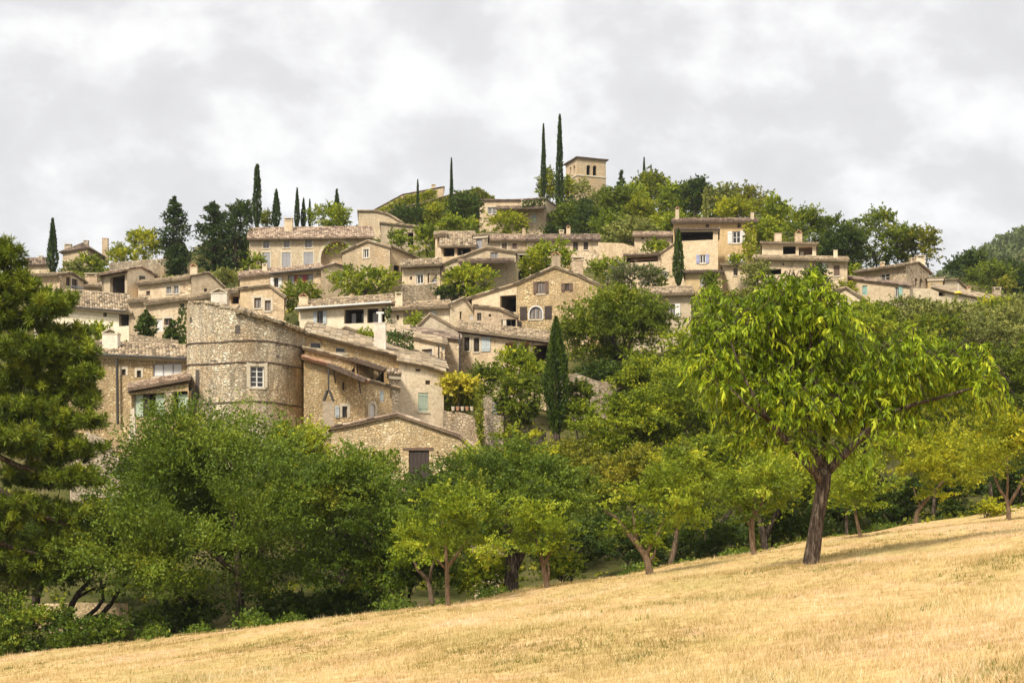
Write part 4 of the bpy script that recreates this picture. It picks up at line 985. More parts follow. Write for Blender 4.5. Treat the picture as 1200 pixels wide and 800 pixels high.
H('house', 'beige house with one square brown window under a long slanting roof', (452, 107.5), (521, 105.5), [(452, 389), (521, 404.5)], 452, dep=4, topback=.95, wall='beige', roof='tan', ov=.25, ovf=.25,
  ops=[('win', 500.5, 415, 12, 12, dict(sur=1, frame='wood2', pane='curtain')), ('door', 519, 408, 3, 6, dict(frame='blue'))])
mb = MB(); mb.tube([P(538.5, 391, 107.9), P(538.5, 442, 107.9)], [.06, .06], 8); mb.tube([P(514, 404, 105.2), P(514, 428, 105.2)], [.06, .06], 8)
mb.build('downpipe', M['metal'], HOUSES['beige house with a dark roof edge between the grey gable and the downpipe'])
H('low_gable', 'small low gable of bare render in front of the open loggia', (385, 119), (425, 118), [(385, 398), (405, 385), (425, 392)], 412, dep=5, wall='grey', roof='tan', ov=.1, ovf=.12)
H('slanting_house', 'long stone house with a slanting roof and a pale green shutter', (357, 96), (521, 101), [(357, 391), (448, 414), (521, 433.5)], 505, dep=6, topback=1.35, wall='rubble_gold', roof='tan', ov=.25, ovf=.3,
  ops=[('win', 370.5, 404.5, 14, 8, dict(mul=(1, 1), frame='trim', sur=0)), ('win', 399.5, 410, 12.5, 7, dict(mul=(1, 1), frame='trim'))],
  ch=[(445.5, 374, 412, 14.5, 99.8, 'white', 'cowl')])
H('rendered_front', 'smooth pale rendered front with one closed pale green shutter', (467.5, 97.2), (520, 98.5), [(467.5, 424.5), (493, 429), (520, 437)], 512, dep=3, topback=.7, wall='pale', roof='tan', ov=.12, ovf=.3, cat='house front',
  ops=[('win', 496, 471, 12, 22, dict(sh='closed', shm='green')), ('slit', 501.5, 448, 6, 5), ('slit', 490, 433.5, 6, 3)])
H('lean_to', 'stone lean to with a dark corrugated eave and two timber posts', (357, 93.5), (450, 95), [(357, 410), (400, 420), (450, 433.5)], 500, dep=2.0, topback=.12, wall='rubble_gold', roof='tan', ov=.15, ovf=.2, cat='lean-to',
  ops=[('open', 427, 437, 22, 19, dict(deep=1.2, name='open_bay', posts=[423], inner='beige'))])
H('stone_house', 'rubble stone house with red ridge tiles adjoining the round tower', (356, 91), (428, 92.5), [(356, 421), (386, 429.5), (428, 448)], 505, dep=2.2, topback=.3, wall='rubble_gold', roof='red', ov=.2, ovf=.35,
  ops=[('slit', 402.5, 452, 2.5, 9), ('win', 404, 482.5, 6, 13, dict(frame='wood', sur=1, sh='left', shm='blue', shw=.5))])
H('house_wing', 'golden stone wing with a small white arched door right of the square brown stack', (428.3, 92.7), (467, 94.5), [(428.3, 447), (467, 457)], 505, dep=2.0, wall='rubble_gold', roof='tan', ov=.12, ovf=.12, cat='house wing',
  ops=[('door', 436.5, 481, 6, 16, dict(arch=1, frame='whitep', sur=1)), ('win', 447.5, 464, 5, 13, dict(sh='closed', shm='blue')), ('slit', 459, 460, 4, 14)])
H('buttress', 'narrow stone buttress between the wing and the smooth rendered front', (456, 94), (468, 94.5), [(456, 440), (468, 441)], 505, dep=2.5, mode='side', rise=.4, wall='rubble_grey', roof='tan', ov=.12, ovf=.08, cat='buttress')
H('chimney_stack', 'square brown stack with a dark tent shaped top in front of the stone house', (378.5, 89.5), (391.5, 89.5), [(378.5, 470), (391.5, 470)], 498, dep=.65, wall='grey', roofless=True, cat='chimney stack', bury=.8)
mb = MB(); q = P(385, 470, 89.8)
for sx in (-1, 1):
    mb.bar((q.x + sx * .28 - .05, q.y - .3, q.z), (.1, 0, 0), (0, .6, 0), (-sx * .22, 0, .62))
mb.tube([(q.x, q.y, q.z + .6), (q.x, q.y, q.z + 1.9)], [.05, .05], 8)
mb.build('cap', M['metal'], HOUSES['square brown stack with a dark tent shaped top in front of the stone house'])
_t = HOUSES['rubble stone house with red ridge tiles adjoining the round tower']
for x0, y0, x1, y1, D_, k in ((387, 428, 429, 446, 91.6, 1.3), (414, 421, 451, 432.5, 94, 1.1)):
    mb = MB(); q0, q1 = P(x0, y0, D_), P(x1, y1, D_); o_ = Vector((0, -k, -.12))
    roof_quad(mb, q0 + o_, q1 + o_, q1 + Vector((0, .3, .1)), q0 + Vector((0, .3, .1)), 0, .05, False, False)
    mb.build('awning', M['brown'], _t)
    for t_ in (.15, .85):
        mb = MB(); q = q0.lerp(q1, t_); mb.tube([q + Vector((0, -.1, -.9)), q + Vector((0, -k * .85, -.2))], [.05, .05], 6)
        mb.build('bracket', M['metal'], _t)
# barn
H('barn', 'golden stone barn with a broad gable and tall dark brown shutters', (388, 87.5), (562, 86.5), [(388, 503), (412, 499), (440, 492.5), (466, 487.5), (500, 499), (538, 512), (562, 531)], 592, dep=9, wall='rubble_gold', roof='pink', ov=.25, ovf=.2, cat='barn',
  ops=[('door', 491, 546, 24, 37, dict(frame='wood', lintel=1, name='shutter', rev=.1, hinge=0))])
# left stone house
H('stone_house', 'golden stone house with a white chimney on the left in front of the pine', (78, 101), (222, 98), [(78, 414), (222, 421)], 505, dep=7, rp=398, mode='side', rise=1.9, rf=.6, wall='rubble_gold', roof='tan', ov=.52, gutter='m',
  ops=[('win', 145, 436, 5, 7, dict(sur=1, mul=(1, 1), frame='wood', sill=0)), ('win', 163, 438, 5, 8, dict(sur=1, mul=(1, 1), frame='wood', sill=0)),
       ('win', 196, 433, 34, 15, dict(mul=(3, 1), frame='greyp', pane='whitep'))],
  ch=[(130.5, 387, 412, 19, 101.6, 'white', 'tent')])
mb = MB(); mb.tube([P(137, 420, 99.3), P(138, 497, 99.3)], [.09, .09], 8); mb.build('downpipe', M['metal'], HOUSES['golden stone house with a white chimney on the left in front of the pine'])
H('parapet', 'straight rubble parapet wall behind the tiled roof with the white chimney', (152, 106.5), (209, 105.5), [(152, 391), (209, 398.5)], 420, dep=.7, wall='rubble_grey', roofless=True, cat='garden wall')
H('lean_to', 'lean to with pale green panel doors and a stone pillar beside the tower', (152, 95), (221, 92.3), [(152, 457), (221, 444.5)], 500, dep=3, rp=439, mode='side', rise=.75, rf=1, wall='rubble_gold', roof='pink', ov=.58, cat='lean-to', fascia_shade='fascia_shade',
  ops=[('open', 187, 474, 66, 28, dict(deep=.7, name='door_recess'))])
_t = HOUSES['lean to with pale green panel doors and a stone pillar beside the tower']
f_ = Face(PXY(152, 95), PXY(221, 92.3))
for x0, x1, k, nm in ((154.5, 163, 'green', 'panel_door'), (164, 171, 'wood', 'panel_door'), (178, 189, 'green', 'panel_door'), (205, 216, 'green', 'panel_door')):
    mb = MB(); u0, z0 = f_.map(x0, 488); u1, z1 = f_.map(x1, 461)
    mb.bar(f_.pt(u0, z0, -.38), f_.pt(u1, z0, -.38) - f_.pt(u0, z0, -.38), Vector((f_.n.x, f_.n.y, 0)) * .06, (0, 0, z1 - z0))
    mb.bar(f_.pt(u0 + .03, z0, -.318), f_.pt(u0 + .08, z0, -.318) - f_.pt(u0, z0, -.318), Vector((f_.n.x, f_.n.y, 0)) * .03, (0, 0, z1 - z0)); mb.build(nm, M[k], _t)
mb = MB(); u0, z0 = f_.map(191.5, 490); u1, z1 = f_.map(201, 457)
mb.bar(f_.pt(u0, z0, -.35), f_.pt(u1, z0, -.35) - f_.pt(u0, z0, -.35), Vector((f_.n.x, f_.n.y, 0)) * .3, (0, 0, z1 - z0)); mb.build('pillar', M['rubble'], _t)

# round tower
def round_tower():
    D0 = 95.6; cx = (288.5 - 600) / F * D0; r = 68.5 / F * (D0 - .4); cy = D0
    label = 'round rubble stone tower with three dark bands and a white casement window'
    zb = P(288, 505, D0 - r).z; root = empty('round_tower', (cx, cy, zb)); tag(root, label, 'tower'); HOUSES[label] = root
    CTRL.append((cx, cy - r, zb)); CTRL.append((cx, cy, zb))
    n = 112
    def top(px):       # broken top line in the photo
        return float(np.interp(px, [219, 224, 250, 275, 276.5, 300, 330, 358], [352, 352.5, 358, 364.5, 365.5, 371, 377.5, 384]))
    def an(i): return -math.pi / 2 + 2 * math.pi * i / n
    def pt(a, z, rr=r): return Vector((cx + rr * math.cos(a), cy + rr * math.sin(a), z))
    def pxa(a): q = pt(a, 0); return 600 + q.x / q.y * F
    tops = []
    for i in range(n):
        a = an(i); q = pt(a, 0); yy = q.y if math.sin(a) < 0 else 2 * cy - q.y
        tops.append(CZ + (HOR - top(pxa(a) if math.sin(a) < 0 else pxa(-a))) / F * (cy - r * .75) + RND.uniform(-.05, .05))
    # window opening
    wa = []
    for pxw in (293.5, 309): wa.append(math.asin(max(-1, min(1, 0)))) 
    def ang(px):       # angle on the front where the pixel column meets the wall
        lo, hi = -math.pi + .02, -.02
        for _ in range(50):
            m_ = (lo + hi) / 2
            if pxa(m_) < px: lo = m_
            else: hi = m_
        return (lo + hi) / 2
    a0, a1 = ang(293), ang(309.5); Dw = cy - r * .99
    wz0, wz1 = CZ + (HOR - 453.5) / F * Dw, CZ + (HOR - 428.5) / F * Dw
    zs_base = [zb - 2.5, zb]
    def batter(z): return r * (1 + max(0, (P(0, 470, Dw).z - z)) * .012)
    mb = MB()
    angs = sorted(set([an(i) for i in range(n) if not (a0 - .02 < an(i) < a1 + .02)] + [a0, (a0 + a1) / 2, a1]))
    angs = sorted(((a + 2 * math.pi + math.pi) % (2 * math.pi)) - math.pi for a in angs)
    rows = [zb - 2.5, zb, zb + .8, zb + 1.6, wz0, (wz0 + wz1) / 2, wz1, wz1 + .8, wz1 + 1.6, wz1 + 2.4]
    def topz(a):
        i = ((a + math.pi / 2) / (2 * math.pi) * n) % n; k = int(i); return tops[k] * (1 - i + k) + tops[(k + 1) % n] * (i - k)
    m_ = len(angs); idx = {}
    for j in range(len(rows) + 1):
        for i, a in enumerate(angs):
            z = rows[j] if j < len(rows) else topz(a)
            z = min(z, topz(a) - .02 * (len(rows) - j)) if j < len(rows) else z
            rr = batter(z) * (1 + RND.uniform(-.004, .004)); idx[i, j] = len(mb.v); mb.v.append(tuple(pt(a, z, rr)))
    for j in range(len(rows)):
        for i in range(m_):
            i2 = (i + 1) % m_
            am = (angs[i] + angs[i2]) / 2 if i2 else 9
            if j in (4, 5) and a0 - 1e-4 <= angs[i] and angs[i2] <= a1 + 1e-4 and i2: continue
            mb.f.append((idx[i, j], idx[i2, j], idx[i2, j + 1], idx[i, j + 1])); mb.t.append(.5)
    # wall head with thickness, and inner face
    for i in range(m_):
        i2 = (i + 1) % m_; a, b = angs[i], angs[i2]
        mb.quad(pt(a, topz(a), r), pt(b, topz(b), r), pt(b, topz(b), r - .6), pt(a, topz(a), r - .6))
        mb.quad(pt(b, topz(b), r - .6), pt(a, topz(a), r - .6), pt(a, topz(a) - 2.2, r - .6), pt(b, topz(b) - 2.2, r - .6))
    wall = mb.build('wall', M['rubble'], root)
    # bands
    for py, thick in ((399.5, .055), (424.5, .055), (471, .06)):
        zz = CZ + (HOR - py) / F * (cy - r); mb = MB(); rr = batter(zz) + .01; k = 72
        ring = [pt(an(0) + 2 * math.pi * i / k, zz + .06 * math.sin(i * .35), rr) for i in range(k + 1)]
        mb.tube(ring, [thick] * (k + 1), 6, wob=.25); mb.build('iron_band', M['fascia_shade'], root)
    # window, stone surround
    pa, pb = pt(a0, 0), pt(a1, 0); fw = Face((pa.x, pa.y), (pb.x, pb.y))
    h = dict(kind='win', u0=0, u1=fw.L, z0=wz0, z1=wz1, poly=[(0, wz0), (fw.L, wz0), (fw.L, wz1), (0, wz1)], o=dict(mul=(2, 4), sur=1, surw=.2, frame='whitep'), rev=.25, arch=0, root=root)
    mb = MB()
    for (u, z), (u2, z2) in zip(h['poly'], h['poly'][1:] + h['poly'][:1]): mb.quad(fw.pt(u, z, .05), fw.pt(u2, z2, .05), fw.pt(u2, z2, -.3), fw.pt(u, z, -.3))
    mb.build('window_reveal', M['trim'], root); fit_opening(fw, h)
    # vertical slot at the left, put-log holes
    for (px, y0, y1, w) in ((231.5, 433, 467, 4.5), (278.5, 381, 391, 6), (221.5 + 2, 372, 378, 2.5), (325, 416, 419, 3), (250, 422, 424, 8)):
        aa, ab = ang(px - w / 2), ang(px + w / 2); Dq = pt((aa + ab) / 2, 0).y
        z0, z1 = CZ + (HOR - y1) / F * Dq, CZ + (HOR - y0) / F * Dq; mb = MB(); rr = max(batter(z0), batter(z1)) + .012
        mb.box8([pt(aa, z0, rr - .5), pt(aa, z0, rr), pt(ab, z0, rr), pt(ab, z0, rr - .5), pt(aa, z1, rr - .5), pt(aa, z1, rr), pt(ab, z1, rr), pt(ab, z1, rr - .5)])
        mb.build('wall_slot', M['inner'], root)
    # sloping tiled roof behind the wall head with tiles lapping over the right side
    mb = MB()
    k = 26
    for i in range(k):
        a = ang(276 + 82 * i / k); b = ang(276 + 82 * (i + 1) / k) if i < k - 1 else -.05
        for q in range(3):
            am = a + (b - a) * (q + .5) / 3; z = topz(am) + .03
            p_out = pt(am, z - .1 + RND.uniform(-.03, .03), r + .28 + RND.uniform(-.06, .06)); p_in = pt(am, z + .22, r - .7)
            mb.tube([p_out, p_in], [.12, .12], 6, min(1, max(0, RND.gauss(.55, .25))))
    for i in range(m_):
        i2 = (i + 1) % m_; a, b = angs[i], angs[i2]
        mb.poly([pt(a, topz(a) - .1, r - .5), pt(b, topz(b) - .1, r - .5), (cx, cy, sum(tops) / n - .35)], .4)
    mb.build('roof', M['tan'], root)
    mb = MB()      # loose coping stones on the left part
    for i in range(26):
        a = ang(222 + 54 * i / 26); q = pt(a, topz(a), r - .25); s_ = RND.uniform(.12, .3)
        mb.bar((q.x - s_, q.y - .3, q.z - .05), (s_ * 2, RND.uniform(-.05, .05), RND.uniform(-.04, .04)), (0, .6, 0), (0, 0, RND.uniform(.06, .13)))
    mb.build('coping', M['rubble'], root)
round_tower()

# terrace walls and ruins below the village
H('terrace_wall', 'mottled rubble terrace wall under the yellow flowering shrub', (519, 97), (563, 96), [(519, 481), (540, 483), (554, 487), (563, 503)], 540, dep=1, wall='rubble_grey', roofless=True, cat='terrace wall')
H('gate_pillar', 'weathered stone pillar left of the little garden gate', (566, 98), (577, 98), [(566, 463), (572, 462), (577, 466)], 540, dep=.9, wall='rubble_grey', roofless=True, cat='gate pillar')
H('terrace_wall', 'broken terrace wall right of the little garden gate', (583, 98.2), (640, 99), [(583, 466), (597, 468), (606, 484), (622, 496), (640, 505)], 545, dep=1, wall='rubble_grey', roofless=True, cat='terrace wall')
H('terrace_wall', 'low rubble wall below the little garden gate', (570, 97.3), (590, 97.3), [(570, 486), (590, 487)], 540, dep=.8, wall='rubble_grey', roofless=True, cat='terrace wall')
gt = empty('garden_gate', P(580, 486, 98)); tag(gt, 'little pale barred gate between two stone pillars', 'gate')
mb = MB(); g0, g1 = P(577.4, 486, 98), P(582.6, 486, 98)
for i in range(4): mb.bar((g0.x, 98, g0.z + .1 + i * .2), (g1.x - g0.x, 0, 0), (0, .05, 0), (0, 0, .09))
mb.build('rail', M['greyp'], gt)
mb = MB()
for x in (g0.x, g1.x - .07): mb.bar((x, 98.05, g0.z - .1), (.07, 0, 0), (0, .06, 0), (0, 0, .95))
mb.build('stile', M['greyp'], gt)
H('terrace_wall', 'rough rocky retaining wall under the big dark oak', (655, 105.5), (735, 107), [(655, 440), (675, 437), (700, 446), (735, 448)], 500, dep=1, wall='rubble_grey', roofless=True, cat='terrace wall')
H('rubble_slope', 'collapsed rubble wall sloping down below the golden house on the left', (82, 92), (150, 90), [(82, 540), (100, 505), (118, 512), (136, 530), (150, 560)], 620, dep=1.2, wall='rubble_grey', roofless=True, cat='ruined wall')
H('terrace_wall', 'straight terrace wall under the lean to beside the tower', (130, 93.5), (225, 91.2), [(130, 507), (178, 494), (225, 498)], 600, dep=1, wall='rubble_gold', roofless=True, cat='terrace wall')
H('garden_wall', 'low stone wall glimpsed under the crooked dark trunk at lower left', (36, 72), (150, 71), [(36, 708), (90, 706), (150, 707)], 738, dep=.6, wall='rubble_gold', roofless=True, cat='garden wall')
H('garden_hut', 'small dark roofed hut behind the walnut trunk', (556, 68), (585, 68), [(556, 653), (585, 652)], 690, dep=2, mode='side', rise=.3, wall='pale', roof='brown', ov=.45, cat='hut')

# small things in the village
pr = empty('parasol', P(1123, 346, 147)); tag(pr, 'closed yellow parasol standing on the far right terrace', 'parasol')
mb = MB(); q = P(1123, 347, 144.3); mb.tube([q, q + Vector((0, 0, 1.2))], [.03, .03], 6); mb.build('pole', M['whitep'], pr)
mb = MB(); z = q.z + .25
for i in range(8):
    a, b = i * math.pi / 4, (i + 1) * math.pi / 4
    mb.quad((q.x + 0.42 * math.cos(a), q.y + 0.42 * math.sin(a), z), (q.x + 0.42 * math.cos(b), q.y + 0.42 * math.sin(b), z), (q.x + .05 * math.cos(b), q.y + .05 * math.sin(b), z + .26), (q.x + .05 * math.cos(a), q.y + .05 * math.sin(a), z + .26))
mb.build('canopy', M['yellow'], pr)
pr['label'] = 'small yellow parasol on the far right terrace'
ps = MB(); q = P(155, 520, 90.5); ps.box8([(q.x - .22, q.y, q.z), (q.x + .22, q.y, q.z), (q.x + .22, q.y + .3, q.z), (q.x - .22, q.y + .3, q.z), (q.x - .1, q.y + .05, q.z + 2.1), (q.x + .1, q.y + .05, q.z + 2.1), (q.x + .1, q.y + .25, q.z + 2.1), (q.x - .1, q.y + .25, q.z + 2.1)])
tag(ps.build('stone_post', M['trim'], None, q), 'pale tapered stone post below the green panel doors', 'post')
for i in range(5):
    q = P(531 + i * 5.5, 481, 96.6); mb = MB(); mb.tube([q, q + Vector((0, 0, .26))], [.09, .13], 10)
    tag(mb.build('flower_pot', M['terra' if i % 2 else 'trim'], None, q), ['pale flower pot on the terrace wall, first from the left', 'terracotta pot on the terrace wall, second from the left', 'pale flower pot in the middle of the row on the terrace wall', 'terracotta pot on the terrace wall, second from the right', 'pale flower pot at the right end of the terrace wall row'][i], 'flower pot', 'pots under the yellow flowering shrub')
# ------------------------------------------------------------------ trees and plants
# cypresses
cypress('tapering dark cypress at the far left of the skyline', 62, 256, 322, 15, 175, 1)
cypress('tall blunt topped cypress beside the manor roof', 301, 192, 268, 11.5, 186, 2, power=.35, tip=.5)
cypress('medium cypress just right of the tall blunt topped cypress', 323.5, 222, 268, 12.5, 188, 3)
cypress('slim cypress, tallest of the three behind the manor chimney', 348, 220, 268, 8, 190, 4, group='slim cypresses behind the manor')
cypress('slim cypress, middle one of the three behind the manor chimney', 355.5, 232, 268, 8, 191, 5, group='slim cypresses behind the manor')
cypress('slim cypress, thinnest of the three behind the manor chimney', 363, 233, 268, 5, 192, 6, group='slim cypresses behind the manor')
cypress('small pointed cypress rising out of the round bright green bush', 395, 222, 262, 12, 194, 7, power=1.0)
cypress('short needle thin cypress in front of the ivy covered ruin', 489.5, 210, 262, 4, 214, 8, power=.45)
cypress('tall needle thin cypress in front of the ivy covered ruin', 529, 184, 268, 5.5, 212, 9, power=.55)
cypress('very tall thin cypress, left of the pair beside the bell tower', 637, 144, 236, 7.5, 216, 10, power=.6)
cypress('very tall cypress, right and taller of the pair beside the bell tower', 655, 133, 255, 11, 214, 11, power=.6)
cypress('small cypress tip on the wooded crest, taller of two', 754.5, 184, 250, 7, 255, 12)
cypress('small cypress tip on the wooded crest, shorter of two', 763, 193, 250, 5, 256, 13)
cypress('dense column shaped cypress in front of the black loggia', 795, 268, 334, 16.5, 144.3, 14, mat='dark', power=.6, lp=3.4)
cypress('large dark green cypress in the garden below the village', 652, 370, 508, 37, 97.5, 15, mat='dark', power=.75, lp=4.4, bulge=.4, dens=1.2)
cypress('dull green cypress behind the ochre house roof', 827, 219, 262, 9, 172, 16, mat='olive', power=.4)
# dark conifers on the left
conifer('broad dark conifer left of the manor, standing apart', 203, 230, 302, 46, 176, 20, ragged=.25, bulge=.4, power=.65, dens=1.3)
conifer('dark conifer with a thin pointed top nearest the manor wall', 250, 237, 322, 66, 170, 21, ragged=.3, bulge=.4, power=.7, dens=1.3)
conifer('lower spreading dark conifer against the manor wall', 276, 256, 322, 56, 169, 22, ragged=.3, bulge=.5, power=.45, dens=1.3)
conifer('small bushy dark conifer in front of the crumbling tower', 209, 286, 324, 40, 166, 23, ragged=.3, bulge=.4, power=.5)
conifer('dark pointed fir among light shrubs on the wooded crest', 728, 199, 262, 24, 224, 24, mat='dark', ragged=.4)
# clipped shrubs
conifer('clipped cone shaped shrub, left of two in front of the beige house', 171, 363, 398, 28, 116, 25, mat='dark', ragged=.08, bulge=.35, power=.6, dens=1.3, name='conical_shrub')
conifer('clipped cone shaped shrub, right of two in front of the beige house', 203, 375, 412, 26, 114, 26, mat='dark', ragged=.1, bulge=.4, power=.6, dens=1.3, name='conical_shrub')
ivy('strip of ivy climbing the wall corner left of the round tower', [((210, 362, 116.5), (220, 358, 116), (221, 412, 112), (213, 412, 112))], 'dark', 30, 116)
bush('shrub', 'bright green shrub on the terrace behind the pine top', 112, 382, 400, 40, 114, 'mid', 31)
# skyline trees and bushes
T = tree
bush('bush', 'yellow green round bush on the left skyline next to the broad dark conifer', 168, 268, 306, 36, 180, 'lime', 32, lp=3.6)
bush('bush', 'low green hedge like bush below the skyline chimneys', 102, 300, 320, 40, 178, 'mid', 33, lp=3.6)
bush('bush', 'grey green bush at the foot of the leftmost cypress', 88, 306, 324, 26, 172, 'olive', 34, lp=3.6)
bush('bush', 'low shrub on the garden wall left of the broad dark conifer', 143, 294, 308, 34, 174, 'lime', 35, lp=3.4)
bush('bush', 'thin twiggy shrub beside the skyline chimney', 142, 286, 304, 18, 184, 'olive', 36, lp=3.4, dens=.5)
bush('bush', 'wide bright green bush with a domed top behind the manor roof', 387, 241, 268, 50, 182, 'mid', 37, lp=3.4)
bush('bush', 'dark leafy bush between the conifers and the tall blunt cypress', 281, 236, 268, 32, 190, 'dark', 38, lp=3.4)
bush('bush', 'small yellow green bush between two cypresses over the manor roof', 312, 248, 268, 14, 189, 'gold', 39, lp=3.4)
bush('shrub', 'bright green climber at the foot of the manor wall', 300, 298, 322, 22, 163, 'mid', 40, lp=3.4)
bush('bush', 'grey green leaning bush in front of the dark conifers', 262, 316, 334, 38, 150, 'olive', 41, lp=3.6)
bush('bush', 'palm like spiky bush behind the small gabled house', 467, 268, 292, 18, 165, 'mid', 42, lp=4.4)
bush('bush', 'round green bush right of the stone wing', 500, 266, 302, 30, 160, 'mid', 43, lp=3.8)
bush('bush', 'tall dark green bush in front of the ivy covered ruin', 545, 226, 262, 40, 200, 'dark', 44, lp=3.4)
bush('bush', 'bright green low bush below the ivy covered ruin', 538, 254, 280, 50, 190, 'mid', 45, lp=3.6)
bush('bush', 'dark shrub mound below the needle thin cypresses', 478, 244, 260, 48, 205, 'dark', 46, lp=3.2)
bush('bush', 'yellowish scrub on the slope between the two ruins', 515, 240, 262, 34, 206, 'gold', 47, lp=3.4)
bush('bush', 'feathery bright green bush in front of the house with the pale window', 594, 249, 276, 44, 192, 'lime', 48, lp=3.6)
bush('bush', 'clipped green hedge at the right end of the house with the pale window', 644, 264, 276, 20, 190, 'dark', 49, lp=3.4)
bush('bush', 'yellow green shrub left of the tallest cypress', 642, 200, 242, 22, 222, 'gold', 50, lp=3.4)
bush('bush', 'yellow green shrub at the left foot of the bell tower', 664, 206, 248, 22, 230, 'gold', 51, lp=3.4)
bush('bush', 'thin shrub in front of the bell tower wall', 683, 210, 236, 18, 228, 'olive', 52, lp=3.2, dens=.6)
T('hill_tree', 'dark rounded tree below the bell tower', (676, 275, 216), (676, 252, 42, 40), 'dark', 53, lp=3.6)
T('hill_tree', 'dull green tree directly right of the bell tower foot', (705, 275, 220), (706, 245, 40, 44), 'olive', 54, lp=3.6)
T('hill_tree', 'tall yellow green tree on the crest under the twin cypress tips', (762, 275, 235), (762, 226, 50, 56), 'gold', 55, lp=3.6)
T('hill_tree', 'pale feathery green tree on the slope right of the bell tower', (746, 278, 205), (748, 256, 46, 46), 'lime', 56, lp=3.6)
T('hill_tree', 'light round bush like tree above the garden wall', (714, 288, 190), (714, 268, 40, 36), 'pear', 57, lp=3.6)
T('hill_tree', 'mid green tree between the fir and the yellow green crest tree', (740, 265, 228), (741, 232, 36, 40), 'mid', 58, lp=3.6)
T('hill_tree', 'dark tree left of the pale feathery tree', (690, 285, 200), (688, 262, 38, 40), 'dark', 59, lp=3.6)
T('hill_tree', 'dark tree closing the crest behind the ochre house chimney', (800, 272, 222), (800, 242, 50, 46), 'oak', 730, lp=3.8)
T('hill_tree', 'green tree on the crest behind the dull green cypress', (835, 272, 218), (835, 243, 56, 44), 'mid', 731, lp=3.8)
T('hill_tree', 'broad olive tree on the crest behind the yellow green one', (872, 274, 215), (872, 250, 60, 44), 'olive', 732, lp=3.8)
T('hill_tree', 'lower green tree between the crest trees and the broad oak', (915, 290, 200), (916, 266, 56, 50), 'mid', 733, lp=3.8)
T('hill_tree', 'green tree filling the slope under the fir', (728, 282, 214), (726, 250, 60, 56), 'oak', 734, lp=3.8)
T('hill_tree', 'leafy tree in front of the tower base, lower slope', (668, 285, 205), (664, 262, 40, 44), 'oak', 735, lp=3.8)
T('hill_tree', 'green tree low on the slope above the garden wall', (752, 294, 182), (738, 276, 70, 36), 'olive', 736, lp=3.8)
T('hill_tree', 'green tree low on the slope beside the small pinkish roof', (800, 292, 186), (790, 268, 40, 40), 'mid', 737, lp=3.8)
bush('bush', 'lime green bush above the small pinkish roof', 777, 252, 274, 36, 188, 'lime', 60, lp=3.6)
T('hill_tree', 'dark tree with a broken outline left of the ochre house', (784, 275, 215), (788, 236, 30, 50), 'mid', 61, lp=3.6)
T('hill_tree', 'dark umbrella shaped tree on the crest above the ochre house', (815, 268, 205), (815, 228, 40, 36), 'dark', 62, lp=3.6)
T('hill_tree', 'olive green tree on the crest right of the umbrella shaped one', (848, 268, 200), (850, 238, 46, 40), 'olive', 63, lp=3.6)
T('hill_tree', 'open crowned tree with sky showing through on the crest', (880, 270, 195), (880, 234, 40, 30), 'russet', 64, lp=3.6, dens=.7)
T('hill_tree', 'yellow green tree behind the roof of the ochre house', (862, 272, 185), (862, 248, 44, 30), 'lime', 65, lp=3.6)
T('hill_tree', 'tall narrow tree with a pale crown top on the crest', (908, 275, 190), (906, 250, 30, 42), 'mid', 66, lp=3.6, dens=.85)
bush('bush', 'green shrubs covering the right wall of the ochre house', 896, 258, 296, 36, 160, 'mid', 67, lp=3.6)
T('oak_tree', 'broad green tree left of the big skyline oak', (948, 318, 178), (948, 278, 74, 62), 'oak', 68, lp=4, nl=14)
T('oak_tree', 'biggest oak of the skyline behind the broad beige house', (1028, 325, 185), (1025, 284, 92, 74), 'oak', 69, lp=4, nl=16)
T('oak_tree', 'ragged right flank tree of the skyline oak with sky gaps', (1078, 325, 183), (1075, 294, 52, 54), 'russet', 70, lp=4, dens=.75, nl=12)
T('oak_tree', 'dark oak between the beige house chimneys and the skyline oak', (985, 322, 172), (986, 292, 54, 56), 'dark', 71, lp=4)
bush('bush', 'bright green bush left of the grey beige corner house', 999, 310, 334, 16, 158, 'mid', 72, lp=3.6)
T('pine_tree', 'flat topped pine on the right, tallest of its clump', (1136, 350, 215), (1137, 316, 46, 44), 'dark', 73, lp=3.8)
T('pine_tree', 'lighter green layered pine in the right hand clump', (1160, 352, 205), (1160, 324, 52, 38), 'oak', 74, lp=3.8)
T('pine_tree', 'dark pine at the right edge of the picture below the far hill', (1190, 355, 210), (1190, 326, 46, 48), 'dark', 75, lp=3.8)
T('pine_tree', 'brownish thin pine between the dark pines on the right', (1176, 358, 200), (1177, 338, 22, 30), 'russet', 76, lp=3.6, dens=.6)
# village plants
T('umbrella_tree', 'wide flat topped tree hiding the foot of the small gabled house', (425, 352, 134), (426, 331, 88, 32), 'mid', 80, lp=4, nl=16, trunk=.15)
bush('bush', 'dense green bush above the white rendered house', 350, 331, 364, 52, 131, 'oak', 81, lp=4)
T('umbrella_tree', 'umbrella shaped tree with a visible forked trunk in front of the golden gabled house', (560, 352, 133), (553, 328, 64, 32), 'mid', 82, lp=3.8, nl=14,
  branches=[[(560, 350, 4), (560, 342, 3.4), (557, 334, 2.4), (552, 326, 1.2)], [(560, 343, 2.8), (566, 334, 2.2), (574, 326, 1)], [(558, 338, 2.2), (546, 332, 1.6), (536, 326, .8)]])
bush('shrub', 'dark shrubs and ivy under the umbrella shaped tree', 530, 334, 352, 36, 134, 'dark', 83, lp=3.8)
bush('bush', 'green bush at the foot of the forked trunk', 556, 338, 354, 24, 131, 'mid', 84, lp=3.8)
T('fig_tree', 'bright green tree behind the tent topped chimney of the tall stone house', (645, 325, 135), (645, 304, 52, 42), 'mid', 85, lp=3.8)
